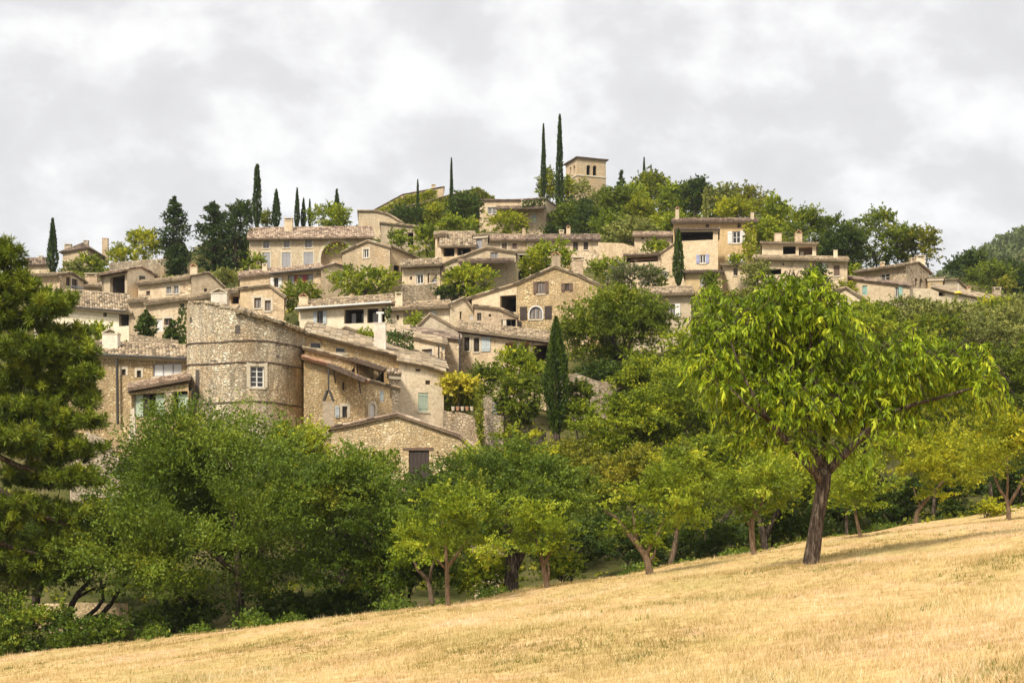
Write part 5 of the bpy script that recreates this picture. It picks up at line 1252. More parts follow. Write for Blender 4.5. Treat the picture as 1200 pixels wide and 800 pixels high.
bush('bush', 'trailing bright green bush left of the tall stone house chimney', 624, 300, 326, 26, 132, 'lime', 86, lp=3.8)
bush('shrub', 'leafy vine mass on the wall right of the tall stone house', 712, 304, 326, 44, 142, 'mid', 87, lp=3.8)
bush('shrub', 'flowering shrub with pinkish blossom above the big dark oak', 742, 312, 338, 62, 134, 'pinkflower', 88, lp=3.8)
bush('shrub', 'rounded green shrub left of the blank terrace wall', 768, 318, 336, 30, 136, 'oak', 89, lp=3.8)
bush('bush', 'green bush on the garden wall below the covered terrace', 768, 284, 300, 34, 158, 'mid', 90, lp=3.6)
bush('bush', 'rounded conifer bush in front of the dark doorway under the lilac shutters', 834, 322, 350, 20, 138, 'oak', 91, lp=3.8)
bush('bush', 'potted greenery on the planted terrace of the ochre house', 863, 299, 310, 18, 142.5, 'mid', 92, lp=3.4)
ivy('climber covering the right corner of the ochre house', [((872, 264, 153), (888, 262, 152.5), (886, 306, 151), (870, 304, 152))], 'gold', 93, 152)
bush('bush', 'grey green bush in front of the broad beige house', 888, 302, 344, 30, 134, 'olive', 94, lp=3.8)
bush('bush', 'dark bush by the window of the broad beige house', 957, 315, 342, 30, 134, 'dark', 95, lp=3.8)
bush('bush', 'light green shrub behind the small gabled shed', 992, 331, 348, 22, 132, 'lime', 96, lp=3.8)
bush('shrub', 'small green shrub behind the tall white chimney', 429, 388, 406, 22, 104.5, 'mid', 97, lp=4.2)
ivy('dark ivy spilling over the wall right of the tall white chimney', [((454, 389, 105.2), (484, 392, 105), (483, 413, 104), (455, 404, 104))], 'dark', 98, 104)
bush('shrub', 'small potted palm by the pale blue door', 486, 367, 384, 16, 118, 'mid', 99, lp=4)
ivy('green creeper on the pillar of the open loggia', [((451, 360, 122), (458, 360, 122), (459, 386, 121.5), (452, 386, 121.5))], 'dark', 100, 122)
bush('shrub', 'yellow flowering shrub beside the smooth rendered front', 539, 440, 482, 40, 99.5, 'mid', 101, lp=4.2, dens=1.1)
bush('flowers', 'crown of bright yellow blossom on the shrub above the terrace wall', 538, 439, 464, 42, 98.0, 'flower', 102, lp=4.6, dens=1.5, cat='blossom')
bush('bush', 'grey green bush right of the yellow flowers', 568, 428, 464, 36, 102, 'oak', 103, lp=4.4)
bush('bush', 'bright rounded bush under the porch of the long roof', 602, 410, 454, 54, 104, 'mid', 104, lp=4.4, dens=1.4)
bush('bush', 'weeping dark green bush hanging over the broken terrace wall', 608, 442, 496, 52, 97.4, 'oak', 105, lp=4.4, droop=.6, dens=1.4)
bush('bush', 'low green bush left of the large garden cypress', 632, 424, 458, 30, 103, 'mid', 106, lp=4.4)
ivy('tongue of ivy hanging down the terrace wall by the gate pillar', [((555, 455, 96.2), (566, 455, 96.2), (567, 520, 95), (560, 520, 95))], 'ivy', 107, 96)
bush('bush', 'green shrubs right of the large garden cypress', 678, 448, 484, 34, 100, 'oak', 108, lp=4.4)
ivy('ivy over the upper ruin on the hilltop', [((440, 248, 225), (474, 230, 224.6), (476, 256, 224), (440, 262, 224.6)), ((474, 230, 224.6), (512, 223, 223.4), (512, 252, 223), (476, 256, 224)), ((450, 246, 225), (505, 222, 223.6), (512, 226, 223.4), (460, 250, 225))], 'gold', 109, 224, lp=2.8, dens=1.5)
ivy('ivy over the lower long ruin on the hilltop', [((450, 252, 218.5), (494, 241, 217.6), (494, 264, 217), (450, 266, 218)), ((494, 239, 217.6), (532, 228, 216.8), (532, 264, 216), (494, 264, 217)), ((532, 228, 216.8), (561, 220, 216), (562, 262, 215.4), (532, 264, 216)), ((561, 220, 216), (581, 233, 215.6), (580, 262, 215.4), (562, 262, 215.4))], 'ivy', 110, 217, lp=2.8, dens=1.5)
ivy('creeper hanging inside the blind arch of the manor', [((380, 287, 163.4), (412, 286, 163), (413, 300, 163), (381, 299, 163.4))], 'mid', 111, 163, lp=3.2, dens=.3, thick=.5)
ivy('creeper along the roof edge of the house with the pale window', [((612, 236, 203), (639, 233, 203), (639, 243, 203), (612, 244, 203))], 'dark', 112, 203, lp=3.4, dens=.8)
# big oak below the houses
T('oak_tree', 'big dark oak below the tall stone house', (725, 452, 111), (726, 390, 122, 112), 'oak', 120, lp=4.4, nl=24, dens=1.35, core=.9, trunk=.3, bark='bark')
bush('bush', 'dark bush under the right side of the big dark oak', 752, 432, 470, 70, 107, 'oak', 121, lp=4.4, dens=1.2)
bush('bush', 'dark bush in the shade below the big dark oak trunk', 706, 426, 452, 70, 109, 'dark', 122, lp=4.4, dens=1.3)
bush('bush', 'mid green bush on the rocky retaining wall', 676, 470, 506, 46, 98, 'mid', 123, lp=4.4)
# wooded slope between the village and the field
def wood(spec, **kw):
    for i, (lab, px, py, w, h, D, mat) in enumerate(spec):
        T('broadleaf_tree', lab, (px, py + h * .62, D), (px, py, w, h), mat, 200 + i * 7 + int(px), lp=4.8, group='trees in the wood below the village', trunk=.16, **kw)
wood([
 ('yellowing tree at the foot of the broken terrace wall', 604, 542, 90, 76, 84, 'gold'),
 ('russet tinged tree left of the lower wood, above the orchard', 676, 552, 96, 72, 86, 'russet'),
 ('fresh green tree under the rocky retaining wall', 724, 504, 92, 84, 93, 'mid'),
 ('broad fresh green tree in the middle of the lower wood', 790, 486, 130, 124, 94, 'mid'),
 ('yellow green tree just below the big dark oak', 762, 446, 90, 66, 104, 'mid'),
 ('green tree filling the slope under the coarse tan roof', 822, 430, 96, 90, 106, 'mid'),
 ('dark green tree behind the left part of the peach tree', 872, 486, 110, 120, 92, 'oak'),
 ('dull green tree behind the lower left limb of the peach tree', 850, 552, 110, 90, 80, 'mid'),
 ('olive green tree in the lower middle of the wood', 742, 560, 110, 90, 81, 'russet'),
 ('green tree between the walnut and the leaning orchard tree', 682, 594, 90, 80, 74, 'oak'),
 ('bright tree behind the pale straight trunk', 806, 556, 76, 80, 76, 'lime'),
 ('green tree hidden behind the top of the peach tree', 920, 410, 110, 100, 104, 'mid'),
 ('light green tree below the small gabled shed', 985, 402, 86, 76, 106, 'mid'),
 ('fresh green tree right of the peach tree top', 1024, 388, 66, 56, 110, 'mid'),
 ('dark tree filling the slope behind the peach tree trunk', 950, 560, 120, 100, 86, 'oak'),
 ('green tree behind the right limbs of the peach tree', 1010, 490, 120, 110, 92, 'mid'),
 ('dark tree under the tip of the peach tree limb', 1110, 500, 120, 100, 98, 'oak'),
 ('dark green tree at the right edge above the orchard', 1188, 448, 110, 110, 104, 'oak'),
 ('tree with dense dark foliage above the right orchard', 1128, 440, 90, 80, 112, 'mid'),
])
wood([
 ('outermost green tree beyond the right end of the wood', 1262, 440, 120, 110, 112, 'mid'),
 ('dull tree beyond the right end of the orchard', 1275, 510, 110, 100, 98, 'oak'),
 ('olive tree past the right end of the scrub slope', 1250, 388, 90, 60, 126, 'olive'),
])
def scrub(spec):
    for i, (lab, px, py, w, h, D, mat) in enumerate(spec):
        T('scrub_bush', lab, (px, py + h * .5, D), (px, py, w, h), mat, 400 + i * 5 + int(px), lp=4.2, group='scrub below the right end of the village', trunk=.1, cat='bush', nl=13)
scrub([
 ('olive scrub below the plain wall of the turquoise shuttered house', 1062, 368, 80, 40, 122, 'olive'),
 ('olive scrub left of the pale gabled shed front', 948, 366, 60, 44, 120, 'olive'),
 ('dull scrub bush in front of the far right lean to shed', 1118, 372, 70, 40, 124, 'olive'),
 ('grey green scrub bush at the right picture edge under the pines', 1188, 378, 70, 50, 126, 'olive'),
 ('dark scrub bush in the hollow below the olive scrub', 1092, 392, 80, 50, 116, 'oak'),
 ('mid green scrub bush below the gabled shed', 1014, 374, 62, 44, 119, 'mid'),
 ('russet scrub bush near the right edge', 1152, 398, 80, 52, 118, 'olive'),
 ('leafy scrub bush behind the chimney of the last house', 1160, 362, 44, 26, 130, 'mid'),
 ('dark green bush in the middle of the right slope', 1058, 416, 90, 56, 112, 'mid'),
 ('low scrub right of the last small house', 1190, 356, 40, 24, 140, 'olive'),
])
def shade(spec):
    for i, (lab, px, py, w, h, D, mat) in enumerate(spec):
        T('shade_bush', lab, (px, py + h * .5, D), (px, py, w, h), mat, 600 + i * 5 + int(px), lp=5.0, group='dark bushes along the back of the field', trunk=.08, cat='bush', nl=12)
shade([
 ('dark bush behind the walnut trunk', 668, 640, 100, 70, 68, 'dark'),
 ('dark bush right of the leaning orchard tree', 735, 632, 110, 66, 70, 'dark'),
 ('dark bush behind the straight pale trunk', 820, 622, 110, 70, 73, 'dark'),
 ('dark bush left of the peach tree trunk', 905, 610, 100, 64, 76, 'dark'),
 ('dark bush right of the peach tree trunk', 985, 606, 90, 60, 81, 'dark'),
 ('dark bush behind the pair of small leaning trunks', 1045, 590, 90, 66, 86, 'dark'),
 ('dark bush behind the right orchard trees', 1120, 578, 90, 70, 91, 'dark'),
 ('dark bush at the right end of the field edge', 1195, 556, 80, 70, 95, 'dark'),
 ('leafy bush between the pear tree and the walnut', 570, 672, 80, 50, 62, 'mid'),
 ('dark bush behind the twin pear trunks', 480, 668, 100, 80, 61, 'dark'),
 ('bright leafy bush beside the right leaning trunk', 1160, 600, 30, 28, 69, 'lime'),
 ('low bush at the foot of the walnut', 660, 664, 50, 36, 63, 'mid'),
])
T('broadleaf_tree', 'dark tree filling the dip behind the biggest oak', (215, 690, 74), (195, 612, 190, 150), 'dark', 720, lp=5.0, nl=18, trunk=.2)
T('broadleaf_tree', 'dark tree in front of the barn foundations', (400, 672, 74), (392, 606, 130, 120), 'dark', 721, lp=5.0, nl=16, trunk=.2)
T('broadleaf_tree', 'green tree between the barn and the walnut', (520, 660, 74), (520, 600, 110, 110), 'dark', 722, lp=5.0, nl=14, trunk=.2)
T('broadleaf_tree', 'yellowish tree top under the right end of the barn roof', (566, 620, 80), (560, 566, 90, 80), 'mid', 723, lp=4.8, nl=14, trunk=.2)
T('broadleaf_tree', 'dark tree behind the crooked leaning trunk', (40, 690, 74), (60, 640, 120, 90), 'dark', 724, lp=5.0, nl=14, trunk=.2)
T('broadleaf_tree', 'yellow green tree top left of the barn, before the tower', (352, 640, 78), (350, 552, 110, 130), 'mid', 725, lp=4.8, nl=14, trunk=.2)
# left side: pine, oaks, undergrowth
T('oak_tree', 'biggest leafy oak at the left front, covering the foot of the tower', (282, 730, 62), (255, 600, 286, 240), 'coolgreen', 700, lp=5.2, nl=34, trunk=.2, dens=1.05, limbs=9, extra=[(325, 530, 100, 90), (180, 560, 90, 100), (240, 520, 80, 70)],
  branches=[[(282, 728, 14), (281, 700, 12), (280, 670, 11), (275, 620, 8), (272, 570, 4)], [(280, 680, 8), (310, 640, 6), (340, 600, 3)], [(280, 675, 8), (240, 640, 6), (200, 610, 3)]])
T('oak_tree', 'dark leafy tree right of the biggest oak, below the barn', (462, 713, 60), (425, 622, 160, 190), 'coolgreen', 701, lp=5.0, nl=20, dens=1.05, extra=[(420, 556, 60, 60), (392, 600, 70, 90)],
  branches=[[(462, 713, 9), (462, 690, 8), (458, 660, 7), (448, 620, 5)], [(460, 670, 5), (430, 640, 4), (410, 600, 2)]])
T('young_tree', 'thin upright tree with loose sprays in front of the barn wall', (438, 640, 66), (436, 552, 74, 60), 'mid', 702, lp=5.0, nl=10, dens=.55)
T('oak_tree', 'small dark tree with a crooked leaning trunk at lower left', (79, 734, 66), (108, 646, 200, 112), 'coolgreen', 703, lp=5.0, nl=16, dens=.9,
  branches=[[(79, 735, 13), (81, 722, 11), (84, 708, 9), (92, 694, 7), (105, 680, 5)], [(80, 734, 11), (96, 728, 10), (118, 721, 8), (130, 707, 7), (137, 695, 5), (150, 680, 4)], [(100, 724, 7), (114, 712, 6), (121, 702, 5), (120, 690, 4), (126, 676, 3)], [(82, 715, 6), (90, 700, 5), (112, 688, 3)]])
bush('bush', 'bright leafy bush at the bottom left corner', 30, 700, 772, 100, 61, 'coolgreen', 704, lp=5.4, nl=14)
bush('bush', 'grey green bush under the pine at the left edge', 8, 630, 720, 80, 64, 'olive', 705, lp=5.0)
bush('bush', 'low leafy bush below the crooked leaning trunk', 108, 722, 760, 90, 60.5, 'coolgreen', 706, lp=5.2)
bush('bush', 'low bush left of the biggest oak trunk', 205, 706, 748, 100, 62.5, 'dark', 707, lp=5.2)
bush('bush', 'low bush right of the biggest oak trunk', 345, 694, 734, 90, 62.5, 'dark', 708, lp=5.2)
bush('bush', 'low dark bush under the tree below the barn', 415, 686, 724, 80, 62, 'dark', 709, lp=5.0)
bush('bush', 'yellow green bush between the pine and the biggest oak', 118, 590, 670, 70, 70, 'gold', 710, lp=4.8)
pine('large long needled pine filling the left edge', (-34, 775, 62), 711,
 [(8, 300, 40, 50, 26), (14, 330, 60, 40, 34), (38, 345, 60, 40, 30), (62, 362, 44, 34, 22), (78, 350, 22, 26, 8), (20, 372, 70, 46, 40), (70, 388, 60, 34, 28), (92, 402, 36, 24, 10), (40, 410, 90, 44, 44), (85, 430, 50, 34, 22),
  (18, 440, 80, 46, 42), (66, 455, 80, 44, 40), (104, 470, 30, 28, 9), (30, 478, 90, 44, 44), (80, 492, 70, 36, 28), (112, 495, 34, 30, 10), (20, 515, 90, 50, 46), (70, 528, 70, 40, 32), (36, 556, 90, 46, 40), (88, 560, 50, 30, 18),
  (20, 592, 80, 44, 34), (64, 600, 80, 36, 28), (104, 604, 40, 26, 8), (-20, 360, 60, 120, 40), (-20, 480, 60, 140, 46), (-10, 610, 70, 80, 30), (-24, 290, 50, 60, 18), (104, 440, 34, 26, 9), (112, 522, 40, 26, 9), (108, 560, 44, 30, 10), (60, 640, 90, 44, 28), (10, 660, 90, 50, 30), (100, 626, 60, 34, 16), (52, 420, 80, 40, 24), (50, 520, 90, 50, 30), (96, 412, 40, 24, 9)],
 [[(-34, 790, 34), (-34, 600, 28), (-30, 450, 20), (-22, 330, 10), (-10, 280, 4)], [(-32, 560, 11), (0, 575, 8), (40, 600, 6), (80, 615, 3)], [(-32, 480, 11), (10, 490, 8), (60, 505, 5), (110, 498, 2)], [(-28, 400, 10), (20, 405, 7), (70, 400, 4), (95, 395, 2)], [(-25, 350, 8), (10, 345, 6), (50, 352, 3)], [(-32, 520, 9), (20, 545, 6), (70, 560, 3)], [(-33, 620, 8), (10, 640, 5), (50, 650, 3)]])

# ------------------------------------------------------------------ the orchard along the field edge
def orchard(label, px, py, crown, mat, seed, branches, bark='bark2', dD=0, **kw):
    D = field_depth(px, py) + dD
    kw.setdefault('lp', 5.4); kw.setdefault('nl', 13); kw.setdefault('asp', .5); kw.setdefault('dens', .68); crown = (crown[0], crown[1] - crown[3] * .03, crown[2] * .94, crown[3] * .88)
    return T('orchard_tree', label, (px, py, D), crown, mat, seed, branches=branches, bark=bark, group='orchard trees along the field', ctrl=False, **kw)
orchard('pear tree with a slim straight trunk, laden with pale fruit', 525, 709, (532, 618, 150, 112), 'pear', 800, [[(525, 709, 8), (524, 685, 6.5), (524, 662, 6), (522, 640, 4), (518, 610, 2)], [(524, 665, 5), (535, 650, 4), (550, 630, 2)], [(524, 668, 4), (512, 655, 3), (500, 635, 2)]], extra=[(575, 640, 50, 44), (490, 640, 50, 50)])
orchard('pear tree with a bent leaning trunk left of the slim straight one', 506, 706, (496, 640, 90, 80), 'pear', 801, [[(506, 706, 8), (504, 690, 7), (500, 677, 6), (490, 668, 5), (484, 655, 3)], [(503, 682, 5), (505, 668, 4), (510, 650, 2)]], dD=1.5)
T('walnut_tree', 'bushy walnut with a thick dark forked trunk', (600, 695, 61), (596, 588, 160, 150), 'coolgreen', 802, lp=5.0, nl=20, dens=1.1, branches=[[(599, 697, 22), (599, 675, 19), (600, 655, 17), (598, 630, 11), (590, 590, 5)], [(600, 668, 15), (610, 650, 12), (620, 625, 8), (630, 590, 4)]], extra=[(600, 550, 90, 60), (640, 590, 60, 70)])
orchard('small orchard tree with a kinked reddish trunk right of the walnut', 641, 691, (640, 622, 100, 74), 'pear', 803, [[(642, 691, 8), (639, 675, 7.5), (636, 660, 7), (632, 645, 5), (625, 620, 2)], [(637, 662, 5), (646, 645, 4), (652, 620, 2)], [(641, 690, 5), (643, 670, 4), (642, 655, 2)]])
orchard('orchard tree with a thick reddish trunk forking low to the left', 761, 673, (758, 592, 134, 100), 'pear', 804, [[(762, 674, 12), (760, 662, 10), (756, 650, 9), (746, 636, 8), (734, 622, 6.5), (722, 606, 4), (708, 598, 2.5)], [(757, 652, 7), (762, 638, 5.5), (772, 622, 4), (780, 605, 2)], [(748, 638, 5), (744, 620, 4), (742, 600, 2)], [(761, 660, 4), (767, 648, 3), (769, 638, 1.5)]], extra=[(800, 610, 60, 50)])
orchard('orchard tree with a pale straight trunk behind the low forking one', 786, 659, (808, 576, 90, 110), 'mid', 805, [[(786, 659, 8), (790, 645, 7.5), (792, 630, 7), (794, 610, 5), (800, 580, 3)]], dD=3)
orchard('orchard tree with a lichen grey upright trunk left of the peach tree', 882, 652, (886, 576, 100, 106), 'pear', 806, [[(884, 653, 8), (882, 638, 8), (881, 622, 8), (882, 605, 6), (886, 570, 3)], [(881, 618, 5), (872, 604, 3.5), (864, 590, 2)], [(882, 606, 4), (893, 590, 3), (900, 570, 1.5)]], nl=15, extra=[(850, 590, 40, 40)])
orchard('dark V shaped tree in the shade behind the lichen grey trunk', 897, 642, (905, 568, 110, 80), 'mid', 807, [[(897, 644, 11), (895, 625, 10), (889, 605, 7), (884, 590, 4)], [(897, 630, 9), (908, 605, 7), (918, 592, 4)]], bark='bark', dD=5)
orchard('small orchard tree with a leaning trunk right of the peach trunk', 1008, 630, (1004, 572, 84, 78), 'pear', 808, [[(1009, 631, 5), (1006, 618, 5), (1003, 605, 4), (1001, 585, 2.5)]])
orchard('small orchard tree with a thin dark upright trunk right of the peach trunk', 992, 628, (986, 566, 70, 70), 'mid', 809, [[(992, 629, 5), (992, 612, 4.5), (991, 592, 3)]], bark='bark', dD=2)
orchard('bright orchard tree leaning right on a bowed pale trunk', 1073, 614, (1078, 546, 120, 110), 'lime', 810, [[(1072, 616, 8), (1075, 600, 6), (1083, 588, 5.5), (1094, 577, 4.5), (1108, 560, 2)], [(1074, 604, 4), (1079, 596, 3), (1070, 570, 2)]], extra=[(1110, 530, 60, 60)])
orchard('bright orchard tree with a short dark trunk right of the bowed one', 1093, 610, (1118, 536, 90, 90), 'lime', 811, [[(1093, 611, 6), (1094, 595, 5.5), (1096, 575, 4)]], bark='bark', dD=3)
orchard('yellowing orchard tree with wide forks at the right edge', 1182, 611, (1178, 534, 100, 124), 'gold', 812, [[(1182, 611, 7), (1182, 598, 6.5), (1180, 585, 5), (1172, 574, 4), (1160, 545, 2)], [(1182, 592, 5), (1190, 578, 4.5), (1200, 560, 3), (1206, 540, 2)], [(1180, 585, 4), (1181, 560, 3), (1180, 530, 1.5)]], extra=[(1165, 500, 60, 60)])
orchard('orchard tree with a dark stem behind the yellowing one', 1164, 600, (1150, 536, 70, 84), 'lime', 813, [[(1164, 601, 6), (1162, 585, 5), (1160, 565, 4)]], bark='bark', dD=4)

# the peach tree standing in the field
def peach():
    px, py = 950, 662; D = field_depth(px, py); s = D / F; g = np.random.default_rng(77)
    b = P(px, py, D); root = empty('peach_tree', b); tag(root, 'large peach tree with drooping leaves standing alone in the dry field', 'tree')
    L = [[(949, 668, 22), (950, 661, 21), (953, 640, 18), (957, 612, 16), (961, 590, 15.5), (965, 566, 16), (967, 550, 14)],
         [(963, 566, 12, 0), (957, 556, 11, -.1), (945, 544, 10, -.2), (933, 533, 9, -.4), (915, 515, 7, -.6), (895, 495, 5.5, -.8), (878, 468, 4, -.9), (862, 440, 2.6, -1), (850, 405, 1.4, -1)],
         [(966, 552, 11, 0), (960, 532, 10, .2), (951, 513, 9, .4), (940, 490, 7.5, .5), (928, 465, 6, .6), (915, 438, 4.6, .7), (904, 414, 3.4, .8), (893, 385, 2, .8)],
         [(967, 556, 11, 0), (977, 545, 10, 0), (990, 530, 9, -.3), (1004, 514, 8, -.5), (1018, 500, 6.5, -.7), (1030, 488, 5.5, -.8), (1060, 477, 4.5, -1), (1095, 468, 3.4, -1.1), (1128, 458, 2.2, -1.2), (1155, 450, 1.2, -1.2)],
         [(967, 550, 9, 0), (969, 525, 8, .5), (974, 495, 6.5, .9), (980, 462, 5, 1.2), (986, 425, 3.6, 1.4), (985, 390, 2, 1.5)],
         [(951, 513, 6, .4), (950, 480, 5, 0), (947, 440, 4, -.4), (945, 395, 2.6, -.6), (943, 355, 1.4, -.6)],
         [(1004, 514, 5, -.5), (1020, 480, 4, .4), (1038, 450, 3, .9), (1050, 425, 1.8, 1.2)],
         [(978, 540, 6, 0), (996, 527, 5.5, .8), (1020, 512, 4, 1.6), (1050, 500, 2.6, 2)],
         [(895, 495, 3.6, -.8), (868, 482, 2.6, -1.4), (845, 460, 1.6, -1.6)], [(915, 438, 3, .7), (885, 425, 2.2, 1.4), (860, 405, 1.3, 1.8)]]
    mb = MB()
    for pl in L: mb.tube([P(e[0], e[1], D) + Vector((0, e[3] if len(e) > 3 else 0, 0)) for e in pl], [e[2] * s / 2 for e in pl], 12, wob=.07)
    lobes = [(845, 366, 50, 70, 34), (826, 410, 34, 70, 14), (860, 398, 40, 70, 22), (893, 368, 44, 96, 40), (918, 358, 36, 80, 26), (944, 342, 46, 62, 32), (962, 380, 56, 84, 44), (935, 410, 70, 80, 46), (985, 412, 54, 84, 36),
             (872, 440, 80, 96, 56), (905, 432, 60, 90, 36), (1008, 408, 40, 84, 26), (1022, 440, 50, 70, 26), (1052, 428, 50, 78, 32), (1082, 424, 44, 66, 24), (1106, 428, 44, 66, 24), (1132, 436, 40, 58, 18), (1156, 444, 36, 54, 16), (1172, 458, 18, 36, 6),
             (1008, 468, 90, 60, 40), (958, 456, 80, 80, 46), (920, 474, 90, 70, 44), (876, 496, 48, 54, 12), (1080, 464, 90, 44, 30), (1040, 492, 60, 30, 8), (985, 488, 50, 46, 8), (842, 440, 40, 60, 16), (902, 508, 56, 36, 8), (966, 512, 56, 40, 9), (1062, 496, 60, 30, 8), (935, 532, 40, 26, 4), (1016, 520, 50, 26, 4)]
    P0, OUT = [], []
    for (x, y, w, h, k) in lobes:
        n = int(k * 3.5); dn = sph(n, g); r = np.array([w, (w + h) * .62, h]) * s / 2
        c = np.array(P(x, y, D)); c[1] += g.uniform(-1.3, 1.3)
        P0.append(c + dn * r * (.2 + .85 * g.random(n) ** .6)[:, None]); OUT.append(dn)
    P0 = np.concatenate(P0); OUT = np.concatenate(OUT); n = len(P0); m = 13
    OUT[:, 2] = OUT[:, 2] * .5 + .75; OUT = unit(OUT + g.normal(0, .35, OUT.shape))
    t = np.tile(np.linspace(0, 1, m), n)[:, None]
    p0 = np.repeat(P0, m, 0); o = np.repeat(OUT, m, 0); Lt = np.repeat(g.uniform(.3, .75, n), m)[:, None]
    pos = p0 + o * Lt * t * .9; pos[:, 2] -= (Lt * .8 * t ** 1.8)[:, 0]
    N_ = len(pos)
    d = o * .55 * (1 - .4 * t) + sph(N_, g) * .55; d[:, 2] -= (.45 + .9 * t[:, 0])
    d = unit(d); ln = .225 * g.uniform(.55, 1.25, N_)
    ct = np.repeat(np.clip(g.normal(.40, .24, n), 0, 1), m)
    yel = np.where(g.random(N_) < .05, .35, 0)
    v = leaf_quads(pos + d * ln[:, None] * .45, d, ln, .054 * g.uniform(.8, 1.25, N_), g, .3)
    raw_mesh('crown', v, N_, 4, ct + g.normal(0, .15, N_) + yel + .08, M['peach'], root, b)
    for i in range(0, n, 3):
        a = P0[i]; o_ = OUT[i]
        mb.tube([a, a + o_ * .35 + np.array([0, 0, -.05]), a + o_ * .6 + np.array([0, 0, -.4])], [.014, .011, .006], 4, cap=False)
    mb.build('trunk', M['bark'], root, smooth=True)
peach()

# ------------------------------------------------------------------ ground
EDGE = [(-420, 830), (-200, 797), (0, 769), (100, 757), (200, 745), (300, 734), (400, 723), (480, 713), (560, 702), (655, 684), (700, 676), (800, 659), (900, 643), (1000, 626), (1100, 608), (1200, 592), (1320, 573), (1500, 548)]
epts = []
for ex, ey in EDGE:
    D_ = field_depth(ex, ey); D_ = D_ if 0 < D_ < 130 else 130
    epts.append(((ex - 600) / F * D_, D_ + .6))
ex_ = np.array([e[0] for e in epts]); ey_ = np.array([e[1] for e in epts])
def edge_y(x): return np.interp(x, ex_, ey_)
def fz(x, y):
    return FB * x + FC * y + .05 * np.sin(x * .7 + y * .25) + .04 * np.sin(x * .23 - y * .5 + 2)
# control points for the wooded dip between field and village
for (px, py, D_) in [(-150, 720, 75), (0, 716, 75), (120, 706, 78), (260, 690, 78), (400, 670, 78), (520, 660, 78), (640, 646, 80), (760, 636, 84), (880, 620, 90), (1000, 600, 96), (1100, 585, 104), (1200, 565, 110), (1350, 540, 115), (300, 640, 84), (360, 630, 85), (420, 612, 85), (480, 606, 85), (540, 606, 85), (240, 650, 84), (180, 650, 84), (600, 600, 88), (390, 606, 90), (560, 600, 90), (330, 610, 90),
                     (-200, 640, 100), (-100, 560, 120), (0, 520, 120), (-250, 560, 160), (1100, 470, 120), (1200, 450, 125), (1300, 430, 130), (1300, 380, 160), (1200, 370, 170), (1120, 372, 165), (-100, 420, 160), (0, 350, 190), (300, 300, 220), (480, 275, 240), (700, 262, 245), (850, 285, 230), (1000, 330, 220), (1100, 360, 210)]:
    q = P(px, py, D_); CTRL.append((q.x, q.y, q.z))
for (x, y, z) in [(-60, 330, 6), (0, 330, 22), (60, 330, 16), (120, 300, 8), (-120, 250, 4), (180, 250, 6), (-150, 120, -2), (160, 140, 14), (0, 420, 0), (150, 420, 2), (-150, 420, 0)]: CTRL.append((x, y, z))
cp = np.array(CTRL)
def hill_z(x, y):
    d2 = (x[:, None] - cp[None, :, 0]) ** 2 + (y[:, None] - cp[None, :, 1]) ** 2
    w = np.exp(-d2 / (2 * 3.2 ** 2)) + .01 * np.exp(-d2 / (2 * 8. ** 2)) + 2e-4 * np.exp(-d2 / (2 * 20. ** 2)) + 1e-6 * np.exp(-d2 / (2 * 60. ** 2))
    w0 = 1e-9
    return (w @ cp[:, 2] + w0 * -1.0) / (w.sum(1) + w0)
def grid_mesh(name, xs, ys, zf, mat):
    X, Y = np.meshgrid(xs, ys); x, y = X.ravel(), Y.ravel(); z = zf(x, y)
    nx, ny = len(xs), len(ys); i = np.arange(nx * ny).reshape(ny, nx)
    f = np.stack([i[:-1, :-1], i[:-1, 1:], i[1:, 1:], i[1:, :-1]], -1).reshape(-1, 4)
    me = bpy.data.meshes.new(name); me.from_pydata(np.stack([x, y, z], 1).tolist(), [], f.tolist())
    me.polygons.foreach_set('use_smooth', [True] * len(me.polygons)); me.materials.append(mat)
    o = bpy.data.objects.new(name, me); COL.objects.link(o); return o
# soil and scrub floor
m, nt, out = new_mat('hillside_soil')
v = objco(nt); n1 = noise(nt, v, .25, 6, .65); n2 = noise(nt, v, 5, 5, .7)
c = ramp(nt, n1.outputs[0], [(.35, (.05, .06, .018)), (.5, (.10, .10, .03)), (.65, (.19, .155, .075))])
c = mixc(nt, .5, c, ramp(nt, n2.outputs[0], [(.3, (.4, .4, .4)), (.7, (1.2, 1.2, 1.1))]), 'MULTIPLY')
princ(nt, out, c, 1, bump(nt, n2.outputs[0], .8, .15), .05); M['soil'] = m
def ground_z(x, y):
    z = np.empty_like(x)
    for s_ in range(0, len(x), 4000): z[s_:s_ + 4000] = hill_z(x[s_:s_ + 4000], y[s_:s_ + 4000])
    e = edge_y(x); f = fz(x, np.minimum(y, e)) - .35
    t = np.clip((y - e - .0) / 9.0, 0, 1); t = t * t * (3 - 2 * t)
    z = f * (1 - t) + (z - .8) * t
    far = np.clip((np.hypot(x, y - 150) - 320) / 500, 0, 1)
    return z * (1 - far) + (-14 * far)
xs = np.concatenate([[-3000, -1500, -800, -450, -300, -220], np.arange(-160, 161, 1.6), [220, 300, 450, 800, 1500, 3000]])
ys = np.concatenate([[-400, -150, -60, -20], np.arange(0, 270, 1.6), np.arange(275, 440, 12), [500, 700, 1000, 1800, 4000]])
tag(grid_mesh('ground', xs, ys, ground_z, M['soil']), 'green and brown hillside under the village and the wood', None, None, 'structure')
